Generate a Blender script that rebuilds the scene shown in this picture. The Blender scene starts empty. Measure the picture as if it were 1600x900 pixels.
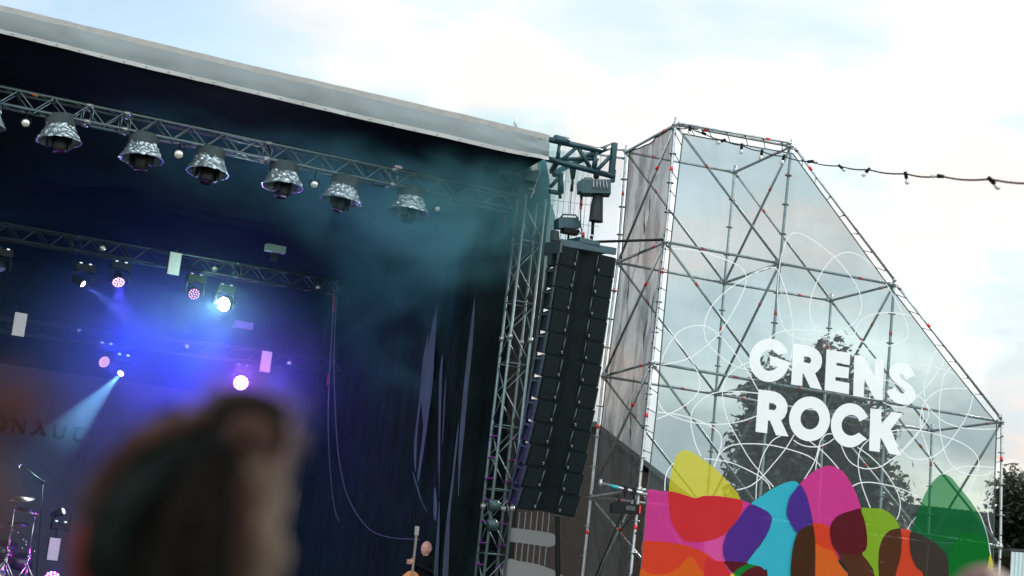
import bpy, bmesh, math, random
from mathutils import Vector, Matrix, noise
random.seed(7)
RAD = math.radians
V = Vector
sc = bpy.context.scene
COL = sc.collection

# ------------------------------------------------------------------ camera
F = 2600.0
YAW, PITCH, ROLL = 0.2982, 0.1937, 0.1108
CAM = V((0, 0, 1.65))
FWD = V((math.sin(YAW) * math.cos(PITCH), math.cos(YAW) * math.cos(PITCH), math.sin(PITCH)))
_R0 = V((math.cos(YAW), -math.sin(YAW), 0)); _U0 = _R0.cross(FWD)
RT = _R0 * math.cos(ROLL) + _U0 * math.sin(ROLL)
UP = -_R0 * math.sin(ROLL) + _U0 * math.cos(ROLL)
cam = bpy.data.cameras.new('camera'); camo = bpy.data.objects.new('camera', cam); COL.objects.link(camo)
M = Matrix((RT, UP, -FWD)).transposed().to_4x4(); M.translation = CAM
camo.matrix_world = M
cam.sensor_width = 36; cam.lens = F / 1600 * 36
cam.clip_start = 0.05; cam.clip_end = 3000
cam.dof.use_dof = True; cam.dof.focus_distance = 27.0; cam.dof.aperture_fstop = 1.9
sc.camera = camo

# ------------------------------------------------------------------ world, sun, exposure
SUN_EL, SUN_AZ = RAD(26), RAD(52)          # azimuth clockwise from +Y: behind the stage, to the right
w = bpy.data.worlds.new('World'); sc.world = w; w.use_nodes = True
nt = w.node_tree; nt.nodes.clear()
def N(t, tp, **kw):
    n = t.nodes.new(tp)
    for k, v in kw.items():
        if k.startswith('i_'):
            n.inputs[k[2:].replace('_', ' ')].default_value = v
        else:
            setattr(n, k, v)
    return n
L = nt.links.new
sky = N(nt, 'ShaderNodeTexSky', sky_type='NISHITA', sun_disc=False, sun_elevation=SUN_EL, sun_rotation=SUN_AZ, air_density=1.0, dust_density=0.6, ozone_density=2.0)
bg1 = N(nt, 'ShaderNodeBackground'); bg1.inputs['Strength'].default_value = 0.15
tint = N(nt, 'ShaderNodeMixRGB', blend_type='MULTIPLY'); tint.inputs[0].default_value = 1; tint.inputs[2].default_value = (1.30, 1.16, 0.96, 1)
L(sky.outputs[0], tint.inputs[1]); L(tint.outputs[0], bg1.inputs['Color'])
bg2 = N(nt, 'ShaderNodeBackground'); bg2.inputs['Strength'].default_value = 1.3
tc = N(nt, 'ShaderNodeTexCoord'); mp = N(nt, 'ShaderNodeMapping'); mp.inputs['Scale'].default_value = (1, 1, 2.6); mp.inputs['Location'].default_value = (0.37, 0.1, 0.2)
L(tc.outputs['Generated'], mp.inputs['Vector'])
nz = N(nt, 'ShaderNodeTexNoise'); nz.inputs['Scale'].default_value = 3.2; nz.inputs['Detail'].default_value = 7; nz.inputs['Roughness'].default_value = 0.52
L(mp.outputs[0], nz.inputs['Vector'])
nz2 = N(nt, 'ShaderNodeTexNoise'); nz2.inputs['Scale'].default_value = 7.5; nz2.inputs['Detail'].default_value = 6; nz2.inputs['Roughness'].default_value = 0.5
L(mp.outputs[0], nz2.inputs['Vector'])
cr = N(nt, 'ShaderNodeValToRGB')         # where cloud covers the blue
cr.color_ramp.elements[0].position = 0.40; cr.color_ramp.elements[1].position = 0.62
sep = N(nt, 'ShaderNodeVectorMath', operation='DOT_PRODUCT'); sep.inputs[1].default_value = (0.93, -0.28, 0.0)   # more open blue towards the north-west
L(tc.outputs['Generated'], sep.inputs[0])
gm = N(nt, 'ShaderNodeMath', operation='MULTIPLY_ADD'); gm.inputs[1].default_value = 0.55; gm.inputs[2].default_value = 0.13; L(sep.outputs['Value'], gm.inputs[0])
gc = N(nt, 'ShaderNodeClamp'); gc.inputs['Min'].default_value = -0.03; gc.inputs['Max'].default_value = 0.14; L(gm.outputs[0], gc.inputs[0])
ga = N(nt, 'ShaderNodeMath', operation='ADD'); L(nz.outputs['Fac'], ga.inputs[0]); L(gc.outputs[0], ga.inputs[1])
L(ga.outputs[0], cr.inputs[0])
ccol = N(nt, 'ShaderNodeValToRGB')       # cloud body: darker blue grey bases to bright warm white
e = ccol.color_ramp.elements
e[0].position = 0.33; e[0].color = (0.94, 1.13, 1.20, 1)
e[1].position = 0.60; e[1].color = (1.42, 1.27, 1.20, 1)
m = ccol.color_ramp.elements.new(0.47); m.color = (1.10, 1.22, 1.26, 1)
L(nz2.outputs['Fac'], ccol.inputs[0]); sxyz = N(nt, 'ShaderNodeSeparateXYZ'); L(tc.outputs['Generated'], sxyz.inputs[0])
hzn = N(nt, 'ShaderNodeMapRange'); hzn.inputs['From Min'].default_value = 0.07; hzn.inputs['From Max'].default_value = 0.21; hzn.inputs['To Min'].default_value = 0.68; hzn.inputs['To Max'].default_value = 1.0
L(sxyz.outputs['Z'], hzn.inputs['Value'])
cm = N(nt, 'ShaderNodeVectorMath', operation='SCALE'); L(ccol.outputs[0], cm.inputs[0]); L(hzn.outputs[0], cm.inputs['Scale']); bk = N(nt, 'ShaderNodeVectorMath', operation='DOT_PRODUCT'); bk.inputs[1].default_value = (-0.29, -0.96, 0.0); L(tc.outputs['Generated'], bk.inputs[0])
bkr = N(nt, 'ShaderNodeMapRange'); bkr.inputs['From Min'].default_value = -0.5; bkr.inputs['From Max'].default_value = 0.6; bkr.inputs['To Min'].default_value = 0.50; bkr.inputs['To Max'].default_value = 1.55   # added boost: unseen sky behind the viewer brightened to light front faces
L(bk.outputs['Value'], bkr.inputs['Value'])
cm2 = N(nt, 'ShaderNodeVectorMath', operation='SCALE'); L(cm.outputs[0], cm2.inputs[0]); L(bkr.outputs[0], cm2.inputs['Scale']); L(cm2.outputs[0], bg2.inputs['Color'])
mx = N(nt, 'ShaderNodeMixShader'); out = N(nt, 'ShaderNodeOutputWorld')
L(cr.outputs[0], mx.inputs[0]); L(bg1.outputs[0], mx.inputs[1]); L(bg2.outputs[0], mx.inputs[2]); L(mx.outputs[0], out.inputs[0])

sun = bpy.data.lights.new('sun', 'SUN'); sun.energy = 2.0; sun.angle = RAD(0.6); sun.color = (1, 0.93, 0.82)
suno = bpy.data.objects.new('sun', sun); COL.objects.link(suno)
sd = V((math.sin(SUN_AZ) * math.cos(SUN_EL), math.cos(SUN_AZ) * math.cos(SUN_EL), math.sin(SUN_EL)))
suno.rotation_euler = sd.to_track_quat('Z', 'Y').to_euler()
vs = sc.view_settings
vs.view_transform = 'Standard'; vs.look = 'None'; vs.gamma = 1; vs.exposure = 0.35; vs.use_curve_mapping = False
sc.cycles.use_denoising = True
sc.cycles.max_bounces = 8; sc.cycles.transparent_max_bounces = 24; sc.cycles.volume_bounces = 0
sc.cycles.volume_step_rate = 2.0; sc.cycles.volume_max_steps = 256
sc.cycles.sample_clamp_indirect = 6.0

# ------------------------------------------------------------------ places: pixel rays meeting real planes
def ray(px, py): return FWD + RT * ((px - 800) / F) - UP * ((py - 450) / F)
def at(px, py, z): return CAM + ray(px, py) * z
def hit(px, py, p0, n):
    r = ray(px, py)
    return CAM + r * ((p0 - CAM).dot(n) / r.dot(n))
AX, AY, AZ = 9.8665, 24.185, 8.134 + CAM.z
BW, BD = 2.1247, 2.09
def sf(px, py, d=0.0): return hit(px, py, V((0, AY + d, 0)), V((0, 1, 0)))
ST = 0.092
RZ0 = Matrix.Rotation(ST, 3, 'Z')
EX = V((math.cos(ST), math.sin(ST), 0)); ED = V((-math.sin(ST), math.cos(ST), 0)); EZ = V((0, 0, 1))
O = at(793.5, 560, 27.9); O.z = 0
def sg(px, py, d=0.0): return hit(px, py, O + ED * d, ED)
def su(px, py, u=0.0): return hit(px, py, O + EX * u, EX)
def S(u, d, z): return O + EX * u + ED * d + EZ * z
def uz(p):
    q = p - O
    return q.dot(EX), q.dot(ED), q.z

# ------------------------------------------------------------------ materials
MATS = {}
def mat(name, col, rough=0.6, metal=0.0, var=0.15, nscale=6.0, bump=0.0, bscale=60.0, emit=None, es=0.0, alpha=1.0, spec=0.5, trans=0.0):
    if name in MATS: return MATS[name]
    m = bpy.data.materials.new(name); m.use_nodes = True; t = m.node_tree
    b = t.nodes['Principled BSDF']
    b.inputs['Roughness'].default_value = rough; b.inputs['Metallic'].default_value = metal
    b.inputs['Specular IOR Level'].default_value = spec
    b.inputs['Transmission Weight'].default_value = trans
    c = tuple(col) + (1,)
    tcn = N(t, 'ShaderNodeTexCoord')
    if var > 0:
        n1 = N(t, 'ShaderNodeTexNoise'); n1.inputs['Scale'].default_value = nscale; n1.inputs['Detail'].default_value = 5
        t.links.new(tcn.outputs['Object'], n1.inputs['Vector'])
        r = N(t, 'ShaderNodeValToRGB')
        r.color_ramp.elements[0].position = 0.3; r.color_ramp.elements[1].position = 0.7
        r.color_ramp.elements[0].color = tuple(x * (1 - var) for x in col) + (1,)
        r.color_ramp.elements[1].color = tuple(min(1, x * (1 + var)) for x in col) + (1,)
        t.links.new(n1.outputs['Fac'], r.inputs[0]); t.links.new(r.outputs[0], b.inputs['Base Color'])
    else:
        b.inputs['Base Color'].default_value = c
    if bump > 0:
        n2 = N(t, 'ShaderNodeTexNoise'); n2.inputs['Scale'].default_value = bscale; n2.inputs['Detail'].default_value = 4
        t.links.new(tcn.outputs['Object'], n2.inputs['Vector'])
        bp = N(t, 'ShaderNodeBump'); bp.inputs['Strength'].default_value = bump; bp.inputs['Distance'].default_value = 0.02
        t.links.new(n2.outputs['Fac'], bp.inputs['Height']); t.links.new(bp.outputs[0], b.inputs['Normal'])
    if emit:
        b.inputs['Emission Color'].default_value = tuple(emit) + (1,); b.inputs['Emission Strength'].default_value = es
    if alpha < 1: b.inputs['Alpha'].default_value = alpha
    MATS[name] = m
    return m

def sheer(name, col, through, tcol=(1, 1, 1), back=0.35, weave=0.0, vary=0.0, fold=0.0):
    """woven mesh fabric: part of the light passes straight through the holes, the rest is ink or yarn"""
    if name in MATS: return MATS[name]
    m = bpy.data.materials.new(name); m.use_nodes = True; t = m.node_tree; t.nodes.clear()
    o = N(t, 'ShaderNodeOutputMaterial'); tr = N(t, 'ShaderNodeBsdfTransparent'); tr.inputs[0].default_value = tuple(tcol) + (1,)
    d = N(t, 'ShaderNodeBsdfDiffuse'); d.inputs[0].default_value = tuple(col) + (1,)
    tl = N(t, 'ShaderNodeBsdfTranslucent'); tl.inputs[0].default_value = tuple(col) + (1,)
    m1 = N(t, 'ShaderNodeMixShader'); m1.inputs[0].default_value = back
    t.links.new(d.outputs[0], m1.inputs[1]); t.links.new(tl.outputs[0], m1.inputs[2])
    m2 = N(t, 'ShaderNodeMixShader')
    tcn = N(t, 'ShaderNodeTexCoord')
    nn = N(t, 'ShaderNodeTexNoise'); nn.inputs['Scale'].default_value = 1.3; nn.inputs['Detail'].default_value = 6
    t.links.new(tcn.outputs['Object'], nn.inputs['Vector'])
    wv = N(t, 'ShaderNodeMapping'); wv.inputs['Scale'].default_value = (30, 1, 2)
    t.links.new(tcn.outputs['Object'], wv.inputs['Vector'])
    n3 = N(t, 'ShaderNodeTexNoise'); n3.inputs['Scale'].default_value = 3; n3.inputs['Detail'].default_value = 2
    t.links.new(wv.outputs[0], n3.inputs['Vector'])
    ad = N(t, 'ShaderNodeMath', operation='ADD'); t.links.new(nn.outputs['Fac'], ad.inputs[0]); t.links.new(n3.outputs['Fac'], ad.inputs[1])
    mr = N(t, 'ShaderNodeMapRange'); mr.inputs['From Min'].default_value = 0.6; mr.inputs['From Max'].default_value = 1.4
    mr.inputs['To Min'].default_value = (1 - through) - 0.03 - vary; mr.inputs['To Max'].default_value = (1 - through) + 0.03 + vary
    t.links.new(ad.outputs[0], mr.inputs['Value'])
    if fold:      # doubled cloth where the loose fabric bunches up in slanting folds
        fm = N(t, 'ShaderNodeMapping'); fm.inputs['Rotation'].default_value = (RAD(-28), 0, 0); fm.inputs['Scale'].default_value = (1, 2.6, .42)
        t.links.new(tcn.outputs['Object'], fm.inputs['Vector'])
        fn_ = N(t, 'ShaderNodeTexNoise'); fn_.inputs['Scale'].default_value = 1.6; fn_.inputs['Detail'].default_value = 5; fn_.inputs['Distortion'].default_value = .5
        t.links.new(fm.outputs[0], fn_.inputs['Vector'])
        fr_ = N(t, 'ShaderNodeMapRange'); fr_.inputs['From Min'].default_value = .42; fr_.inputs['From Max'].default_value = .62; fr_.inputs['To Max'].default_value = fold
        t.links.new(fn_.outputs['Fac'], fr_.inputs['Value'])
        fa = N(t, 'ShaderNodeMath', operation='ADD'); fa.use_clamp = True; t.links.new(mr.outputs[0], fa.inputs[0]); t.links.new(fr_.outputs[0], fa.inputs[1]); t.links.new(fa.outputs[0], m2.inputs[0])
    else:
        t.links.new(mr.outputs[0], m2.inputs[0])
    t.links.new(tr.outputs[0], m2.inputs[1]); t.links.new(m1.outputs[0], m2.inputs[2]); t.links.new(m2.outputs[0], o.inputs[0])
    MATS[name] = m
    return m

# ------------------------------------------------------------------ mesh builder
class MB:
    def __init__(s): s.v = []; s.f = []; s.sm = []
    def add(s, vs, fs, smooth=False):
        k = len(s.v); s.v += [tuple(x) for x in vs]
        for f in fs: s.f.append([i + k for i in f]); s.sm.append(smooth)
        return s
    def box(s, c, size, m=None):
        x, y, z = (a / 2 for a in size); m = m or Matrix.Identity(3); c = V(c)
        vs = [c + m @ V((i * x, j * y, k * z)) for i in (-1, 1) for j in (-1, 1) for k in (-1, 1)]
        return s.add(vs, [(0, 1, 3, 2), (4, 6, 7, 5), (0, 4, 5, 1), (2, 3, 7, 6), (0, 2, 6, 4), (1, 5, 7, 3)])
    def tube(s, p, r, n=8, closed=False, caps=True):
        p = [V(a) for a in p]; rs = r if isinstance(r, (list, tuple)) else [r] * len(p)
        vs = []; up = None
        for i, a in enumerate(p):
            t = (p[min(i + 1, len(p) - 1)] - p[max(i - 1, 0)])
            if t.length < 1e-9: t = V((0, 0, 1))
            t.normalize()
            if up is None: up = t.orthogonal().normalized()
            up = (up - t * up.dot(t))
            if up.length < 1e-6: up = t.orthogonal()
            up.normalize(); w_ = t.cross(up)
            for j in range(n):
                an = 2 * math.pi * j / n
                vs.append(a + (up * math.cos(an) + w_ * math.sin(an)) * rs[i])
        fs = [(i * n + j, i * n + (j + 1) % n, (i + 1) * n + (j + 1) % n, (i + 1) * n + j) for i in range(len(p) - 1) for j in range(n)]
        s.add(vs, fs, True)
        if caps:
            k = len(s.v) - len(vs)
            s.f.append([k + j for j in range(n)][::-1]); s.sm.append(False)
            s.f.append([k + (len(p) - 1) * n + j for j in range(n)]); s.sm.append(False)
        return s
    def lathe(s, prof, c=(0, 0, 0), m=None, n=16, smooth=True):
        m = m or Matrix.Identity(3); c = V(c)
        vs = [c + m @ V((r * math.cos(2 * math.pi * j / n), r * math.sin(2 * math.pi * j / n), z)) for r, z in prof for j in range(n)]
        fs = [(i * n + j, i * n + (j + 1) % n, (i + 1) * n + (j + 1) % n, (i + 1) * n + j) for i in range(len(prof) - 1) for j in range(n)]
        return s.add(vs, fs, smooth)
    def ball(s, c, r, m=None, n=12, k=8):
        r = r if isinstance(r, (tuple, list)) else (r, r, r); m = m or Matrix.Identity(3); c = V(c); vs = []
        for i in range(k + 1):
            th = math.pi * i / k
            for j in range(n):
                ph = 2 * math.pi * j / n
                vs.append(c + m @ V((r[0] * math.sin(th) * math.cos(ph), r[1] * math.sin(th) * math.sin(ph), r[2] * math.cos(th))))
        return s.add(vs, [(i * n + j, i * n + (j + 1) % n, (i + 1) * n + (j + 1) % n, (i + 1) * n + j) for i in range(k) for j in range(n)], True)
    def grid(s, fn, nu, nv, smooth=True):
        vs = [fn(i / nu, j / nv) for j in range(nv + 1) for i in range(nu + 1)]
        return s.add(vs, [(j * (nu + 1) + i, j * (nu + 1) + i + 1, (j + 1) * (nu + 1) + i + 1, (j + 1) * (nu + 1) + i) for j in range(nv) for i in range(nu)], smooth)
    def prism(s, pts, off):
        n = len(pts); off = V(off); pts = [V(a) for a in pts]
        s.add(pts + [a + off for a in pts], [tuple(range(n))[::-1], tuple(range(n, 2 * n))] + [(i, (i + 1) % n, n + (i + 1) % n, n + i) for i in range(n)])
        return s
    def pieces(s):
        """split into one builder per connected piece"""
        par = list(range(len(s.v)))
        def fd(a):
            while par[a] != a: par[a] = par[par[a]]; a = par[a]
            return a
        for f in s.f:
            for q in f[1:]: par[fd(q)] = fd(f[0])
        gr = {}
        for f, sm_ in zip(s.f, s.sm): gr.setdefault(fd(f[0]), []).append((f, sm_))
        res = []
        for fl_ in gr.values():
            b = MB(); ix = {}
            for f, sm_ in fl_:
                for q in f:
                    if q not in ix: ix[q] = len(b.v); b.v.append(s.v[q])
                b.f.append([ix[q] for q in f]); b.sm.append(sm_)
            res.append(b)
        return res
    def build_each(s, name, m, parent, **kw):
        return [p.build(name, m, parent, **kw) for p in s.pieces()]
    def build(s, name, m, parent=None, **kw):
        me = bpy.data.meshes.new(name); o = bpy.data.objects.new(name, me); COL.objects.link(o)
        base = V((0, 0, 0))
        if parent is not None:
            q = parent
            while q is not None: base += q.location; q = q.parent
            o.parent = parent
            if kw.get('local'): base = V((0, 0, 0))
        elif s.v and not kw.get('local'):
            a = V((min(v[0] for v in s.v), min(v[1] for v in s.v), min(v[2] for v in s.v)))
            b = V((max(v[0] for v in s.v), max(v[1] for v in s.v), a.z))
            base = (a + b) / 2; base.z = a.z; o.location = base
        me.from_pydata([V(v) - base for v in s.v], [], s.f); me.update()
        me.polygons.foreach_set('use_smooth', s.sm)
        me.materials.append(m)
        for k in ('label', 'category', 'group', 'kind'):
            if kw.get(k): o[k] = kw[k]
        return o
def thing(name, loc, label, cat, group=None):
    o = bpy.data.objects.new(name, None); COL.objects.link(o); o.location = loc; o.empty_display_size = 0.2
    o['label'] = label; o['category'] = cat
    if group: o['group'] = group
    return o
def children(o): return [c for c in bpy.data.objects if c.parent is o]
def dup(o, parent=None):
    c = o.copy(); COL.objects.link(c)
    if parent is not None: c.parent = parent
    for ch in children(o): dup(ch, c)
    return c
def frame(z, x=None):
    """rotation whose local -Z looks along z"""
    z = -V(z).normalized(); x = V(x) if x is not None else V((0, 0, 1)).cross(z)
    if x.length < 1e-4: x = V((1, 0, 0))
    x = (x - z * x.dot(z)).normalized(); y = z.cross(x)
    return Matrix((x, y, z)).transposed()
def flat(name, pts, m, parent, holes=(), thick=0.0, off=None):
    """flat polygon with holes (world points), filled by tessellation"""
    bm = bmesh.new(); edges = []
    for lp in [pts] + list(holes):
        vs = [bm.verts.new(p) for p in lp]
        for i in range(len(vs)): edges.append(bm.edges.new((vs[i], vs[(i + 1) % len(vs)])))
    bmesh.ops.triangle_fill(bm, use_beauty=True, use_dissolve=False, edges=edges)
    b = MB(); bm.verts.ensure_lookup_table(); bm.verts.index_update()
    b.v = [tuple(v.co) for v in bm.verts]; b.f = [[v.index for v in f.verts] for f in bm.faces]; b.sm = [False] * len(b.f)
    bm.free()
    return b.build(name, m, parent)
def smooth_loop(pts, closed=True, k=6):
    o = []; n = len(pts)
    for i in range(n if closed else n - 1):
        p = [pts[(i + j) % n] if closed else pts[max(0, min(n - 1, i + j))] for j in (-1, 0, 1, 2)]
        for s_ in range(k):
            t = s_ / k
            o.append(tuple(0.5 * (2 * p[1][a] + (p[2][a] - p[0][a]) * t + (2 * p[0][a] - 5 * p[1][a] + 4 * p[2][a] - p[3][a]) * t * t + (-p[0][a] + 3 * p[1][a] - 3 * p[2][a] + p[3][a]) * t ** 3) for a in (0, 1)))
    if not closed: o.append(tuple(pts[-1]))
    return o

m_steel = mat('galvanised_steel', (0.42, 0.45, 0.47), 0.38, 0.75, 0.25, 9)
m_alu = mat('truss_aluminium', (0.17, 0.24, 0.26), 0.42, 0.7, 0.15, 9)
m_black = mat('black_coating', (0.005, 0.007, 0.008), 0.5, 0, 0.3, 12, spec=.15)
m_rubber = mat('black_rubber', (0.006, 0.008, 0.009), 0.7, 0, 0.2, spec=.15)
m_red = mat('red_marking', (0.75, 0.02, 0.02), 0.5, 0, 0.1)
m_teal = mat('blue_green_steel_paint', (0.010, 0.050, 0.066), 0.42, 0.2, 0.25, 7)
m_glass = mat('lamp_glass', (0.6, 0.62, 0.6), 0.15, 0.1, 0.1)

# ================================================================== the setting
b = MB(); b.add([(-400, -200, 0), (500, -200, 0), (500, 900, 0), (-400, 900, 0)], [(0, 1, 2, 3)])
b.build('ground', mat('trampled_grass', (0.06, 0.08, 0.035), 0.9, 0, 0.5, 3, 0.5, 30), kind='structure')

# ================================================================== stage
deck_z = 1.05
m_drape = mat('black_stage_drape', (0.006, 0.011, 0.014), 0.9, 0, 0.35, 2.0, 0.4, 40, spec=.04)
m_tarp = mat('grey_canopy_tarpaulin', (0.175, 0.215, 0.232), 0.6, 0, 0.16, .8, 0.5, 5)
m_tarp2 = mat('pale_canopy_hem', (0.42, 0.44, 0.45), 0.5, 0, 0.06, 3)
m_ceil = mat('dark_roof_lining', (0.005, 0.009, 0.012), 0.85, 0, 0.3, 1.0, spec=.04)
DF = -1.0   # canopy edge stands this far in front of the tower
stage = thing('stage', S(-8, 4, 0), 'large black covered concert stage with a grey canopy edge and dark drapes', 'stage')
# canopy edge: traced top and bottom lines at plane d = DF
top = [(-330, -70), (0, 11), (200, 59), (400, 107), (600, 153), (760, 190), (857, 214)]
bot = [(-330, -22), (0, 52), (200, 101), (400, 148), (600, 195), (700, 217), (790, 238), (857, 250)]
def interp(L_, x):
    for (x0, y0), (x1, y1) in zip(L_, L_[1:]):
        if x <= x1: return y0 + (y1 - y0) * (x - x0) / (x1 - x0)
    return L_[-1][1]
def canopy(s, t):
    x = -330 + (857 + 330) * s
    yt, yb = interp(top, x), interp(bot, x)
    p0 = sg(x, yt, DF); p1 = sg(x, yb, DF)
    p = p0.lerp(p1, t)
    bulge = 0.03 * math.sin(math.pi * t) + 0.012 * noise.noise(V((s * 30, t * 2.0, 3))) + 0.05 * max(0, (s - .93) / .07) * noise.noise(V((s * 160, t * 4, 1)))
    return p - ED * bulge + EZ * 0.004 * noise.noise(V((s * 40, 9, t)))
b = MB(); b.grid(lambda s, t: canopy(s, t), 220, 10); b.build('canopy_edge', m_tarp, stage)
b = MB()
b.grid(lambda s, t: canopy(s, 0.86 + 0.15 * t) - ED * 0.025 + EZ * (0.0), 220, 2)
for i in range(1, 34):
    p = canopy(i / 34, 0.93) - ED * 0.04
    b.ball(p, 0.014, n=6, k=4)
b.build('canopy_hem', m_tarp2, stage)
b = MB(); b.grid(lambda s, t: canopy(s, 0.0) - ED * (0.03 * (1 - t)) + EZ * (0.02 - 0.09 * t) - ED * 0.01, 220, 2); b.build('canopy_top_rail', mat('pale_rail', (0.46, 0.46, 0.46), 0.4, 0.1, 0.1), stage)
# roof skin slopes up and back from the canopy edge then down; lining below
pl, pr = canopy(0, 0.0), canopy(1, 0.0)
ql, qr = canopy(0, 0.93), canopy(1, 0.93)
def lerp(a, c, t): return a + (c - a) * t
b = MB(); b.grid(lambda s, t: lerp(pl, pr, s) + ED * (0.05 + 12 * t) - EZ * (0.04 + 1.9 * t * t), 20, 12); b.build('roof_skin', m_tarp, stage)
b = MB(); b.grid(lambda s, t: lerp(ql, qr, s) + ED * (0.12 + 11.6 * t) + EZ * (0.03 - 1.6 * t * t + 0.05 * noise.noise(V((s * 9, t * 9, 0)))), 50, 20); b.build('roof_lining', m_ceil, stage)
# thin lightning finial on the roof edge
p0 = sg(806, 202, DF + 0.3); p1 = sg(807.5, 181, DF + 0.3)
MB().tube([p0, p1], [0.016, 0.005], 6).build('roof_spike', m_steel, stage)
# back wall, deck
b = MB()
def drape(u0, d0, u1, d1, z0, z1, amp, fr, seed=0, nu=200, nv=14):
    q0, q1 = S(u0, d0, 0), S(u1, d1, 0); dr = (q1 - q0); ln = dr.length; dr.normalize(); nn = dr.cross(EZ)
    def fn(s, t):
        x = s * ln; z = z0 + (z1 - z0) * t
        w_ = amp * (0.6 * math.sin(x * fr + 2.2 * noise.noise(V((x * .7, z * .12, seed)))) + 0.7 * noise.noise(V((x * fr * .6, z * .25, seed + 5))))
        return q0 + dr * x + nn * w_ + EZ * z
    return fn
b.grid(drape(-16, 9.9, -0.35, 9.9, deck_z, 9.4, 0.04, 6, 1, 260, 10), 260, 10); b.build('back_drape', m_drape, stage)
b = MB(); b.grid(drape(-0.55, 0.55, -0.35, 9.9, deck_z - 0.4, 9.0, 0.07, 8, 2), 260, 12); b.build('side_drape', m_drape, stage)
b = MB(); b.grid(drape(-0.62, 0.62, 0.45, 0.62, 0.2, 9.3, 0.04, 9, 6), 60, 12); b.build('front_leg_drape', m_drape, stage)
b = MB(); b.grid(drape(-16.2, 9.9, -16.2, -0.2, deck_z, 9.6, 0.06, 8, 4), 120, 6); b.build('far_side_drape', m_drape, stage)
MB().box(S(-8.3, 4.9, deck_z / 2), (16.2, 10.6, deck_z), Matrix.Rotation(ST, 3, 'Z')).build('stage_deck', mat('black_stage_floor', (0.02, 0.02, 0.022), 0.5, 0, .3), stage)
# pale strips in front of the side drape: painted daylight through its gaps
m_lin = mat('painted_gap_daylight', (0.028, 0.06, 0.07), 0.85, 0, 0.25, 3, 0.4, 25)
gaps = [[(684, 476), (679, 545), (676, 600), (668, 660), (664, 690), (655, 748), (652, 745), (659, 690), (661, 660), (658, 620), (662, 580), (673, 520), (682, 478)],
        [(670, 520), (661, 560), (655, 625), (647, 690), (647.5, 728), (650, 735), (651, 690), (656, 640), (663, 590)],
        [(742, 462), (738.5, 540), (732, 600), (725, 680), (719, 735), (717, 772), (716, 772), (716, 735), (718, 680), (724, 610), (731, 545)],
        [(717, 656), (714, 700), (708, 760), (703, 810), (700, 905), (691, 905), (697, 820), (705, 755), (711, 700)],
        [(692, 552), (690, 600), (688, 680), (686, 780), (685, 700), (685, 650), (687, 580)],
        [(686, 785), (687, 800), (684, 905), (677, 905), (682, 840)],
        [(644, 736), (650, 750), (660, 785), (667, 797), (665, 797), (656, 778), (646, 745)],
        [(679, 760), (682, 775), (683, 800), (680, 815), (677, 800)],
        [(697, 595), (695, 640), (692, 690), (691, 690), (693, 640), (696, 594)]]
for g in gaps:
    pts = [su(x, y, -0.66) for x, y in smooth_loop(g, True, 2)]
    flat('gap_light_strip', pts, m_lin, stage)
# black masking drape right of the tower and pale weather flap beside it
g = [(838, 246), (853, 250), (859, 285), (861, 320), (854, 360), (851, 400), (845, 470), (838, 520), (833, 560), (826, 620), (817, 700), (808, 800), (799, 910), (778, 910), (788, 800), (800, 650), (815, 500), (828, 380), (838, 300)]
flat('masking_drape', [sg(x, y, 0.46) for x, y in g], m_drape, stage)
g = [(862, 318), (868, 340), (865, 400), (858, 440), (849, 480), (846, 500), (838, 498), (842, 470), (850, 410), (853, 362)]
flat('weather_flap', [sg(x, y, 0.50) for x, y in g], mat('pale_blue_flap', (0.5, 0.58, 0.6), 0.7, 0, .1), stage)
g = [(838, 498), (845, 500), (838, 560), (833, 600), (826, 606), (829, 560)]
flat('weather_flap', [sg(x, y, 0.51) for x, y in g], mat('brown_board', (0.14, 0.11, 0.09), 0.7, 0, .2), stage)

# ------------------------------------------------------------------ truss helper
def truss_mesh(p0, p1, w_, h_, side, up, bay, rc=0.024, rb=0.011, joints=()):
    """box truss with four chords and zig zag lacing: returns chords, lacing, joints builders"""
    side = V(side).normalized(); up = V(up).normalized(); ax = (p1 - p0); ln = ax.length; ax.normalize()
    c = MB(); l = MB(); j = MB()
    cs = [V((0, 0, 0)), side * w_, side * w_ + up * h_, up * h_]
    for q in cs: c.tube([p0 + q, p1 + q], rc, 8)
    n = max(2, round(ln / bay)); st = ln / n
    for i in range(n):
        a, e_ = p0 + ax * st * i, p0 + ax * st * (i + 1); mid = (a + e_) / 2
        for q0, q1 in ((cs[0], cs[3]), (cs[1], cs[2]), (cs[0], cs[1]), (cs[3], cs[2])):
            l.tube([a + q0, mid + q1], rb, 5, caps=False); l.tube([mid + q1, e_ + q0], rb, 5, caps=False)
    for t in joints:
        for s_ in (-0.07, 0.07):
            a = p0 + ax * (t + s_)
            for q0, q1 in ((cs[0], cs[3]), (cs[1], cs[2]), (cs[0], cs[1]), (cs[3], cs[2])): l.tube([a + q0, a + q1], rb * 1.1, 5)
        for q in cs: j.tube([p0 + q + ax * (t - .05), p0 + q + ax * (t + .05)], rc * 1.35, 8)
    return c, l, j

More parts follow.
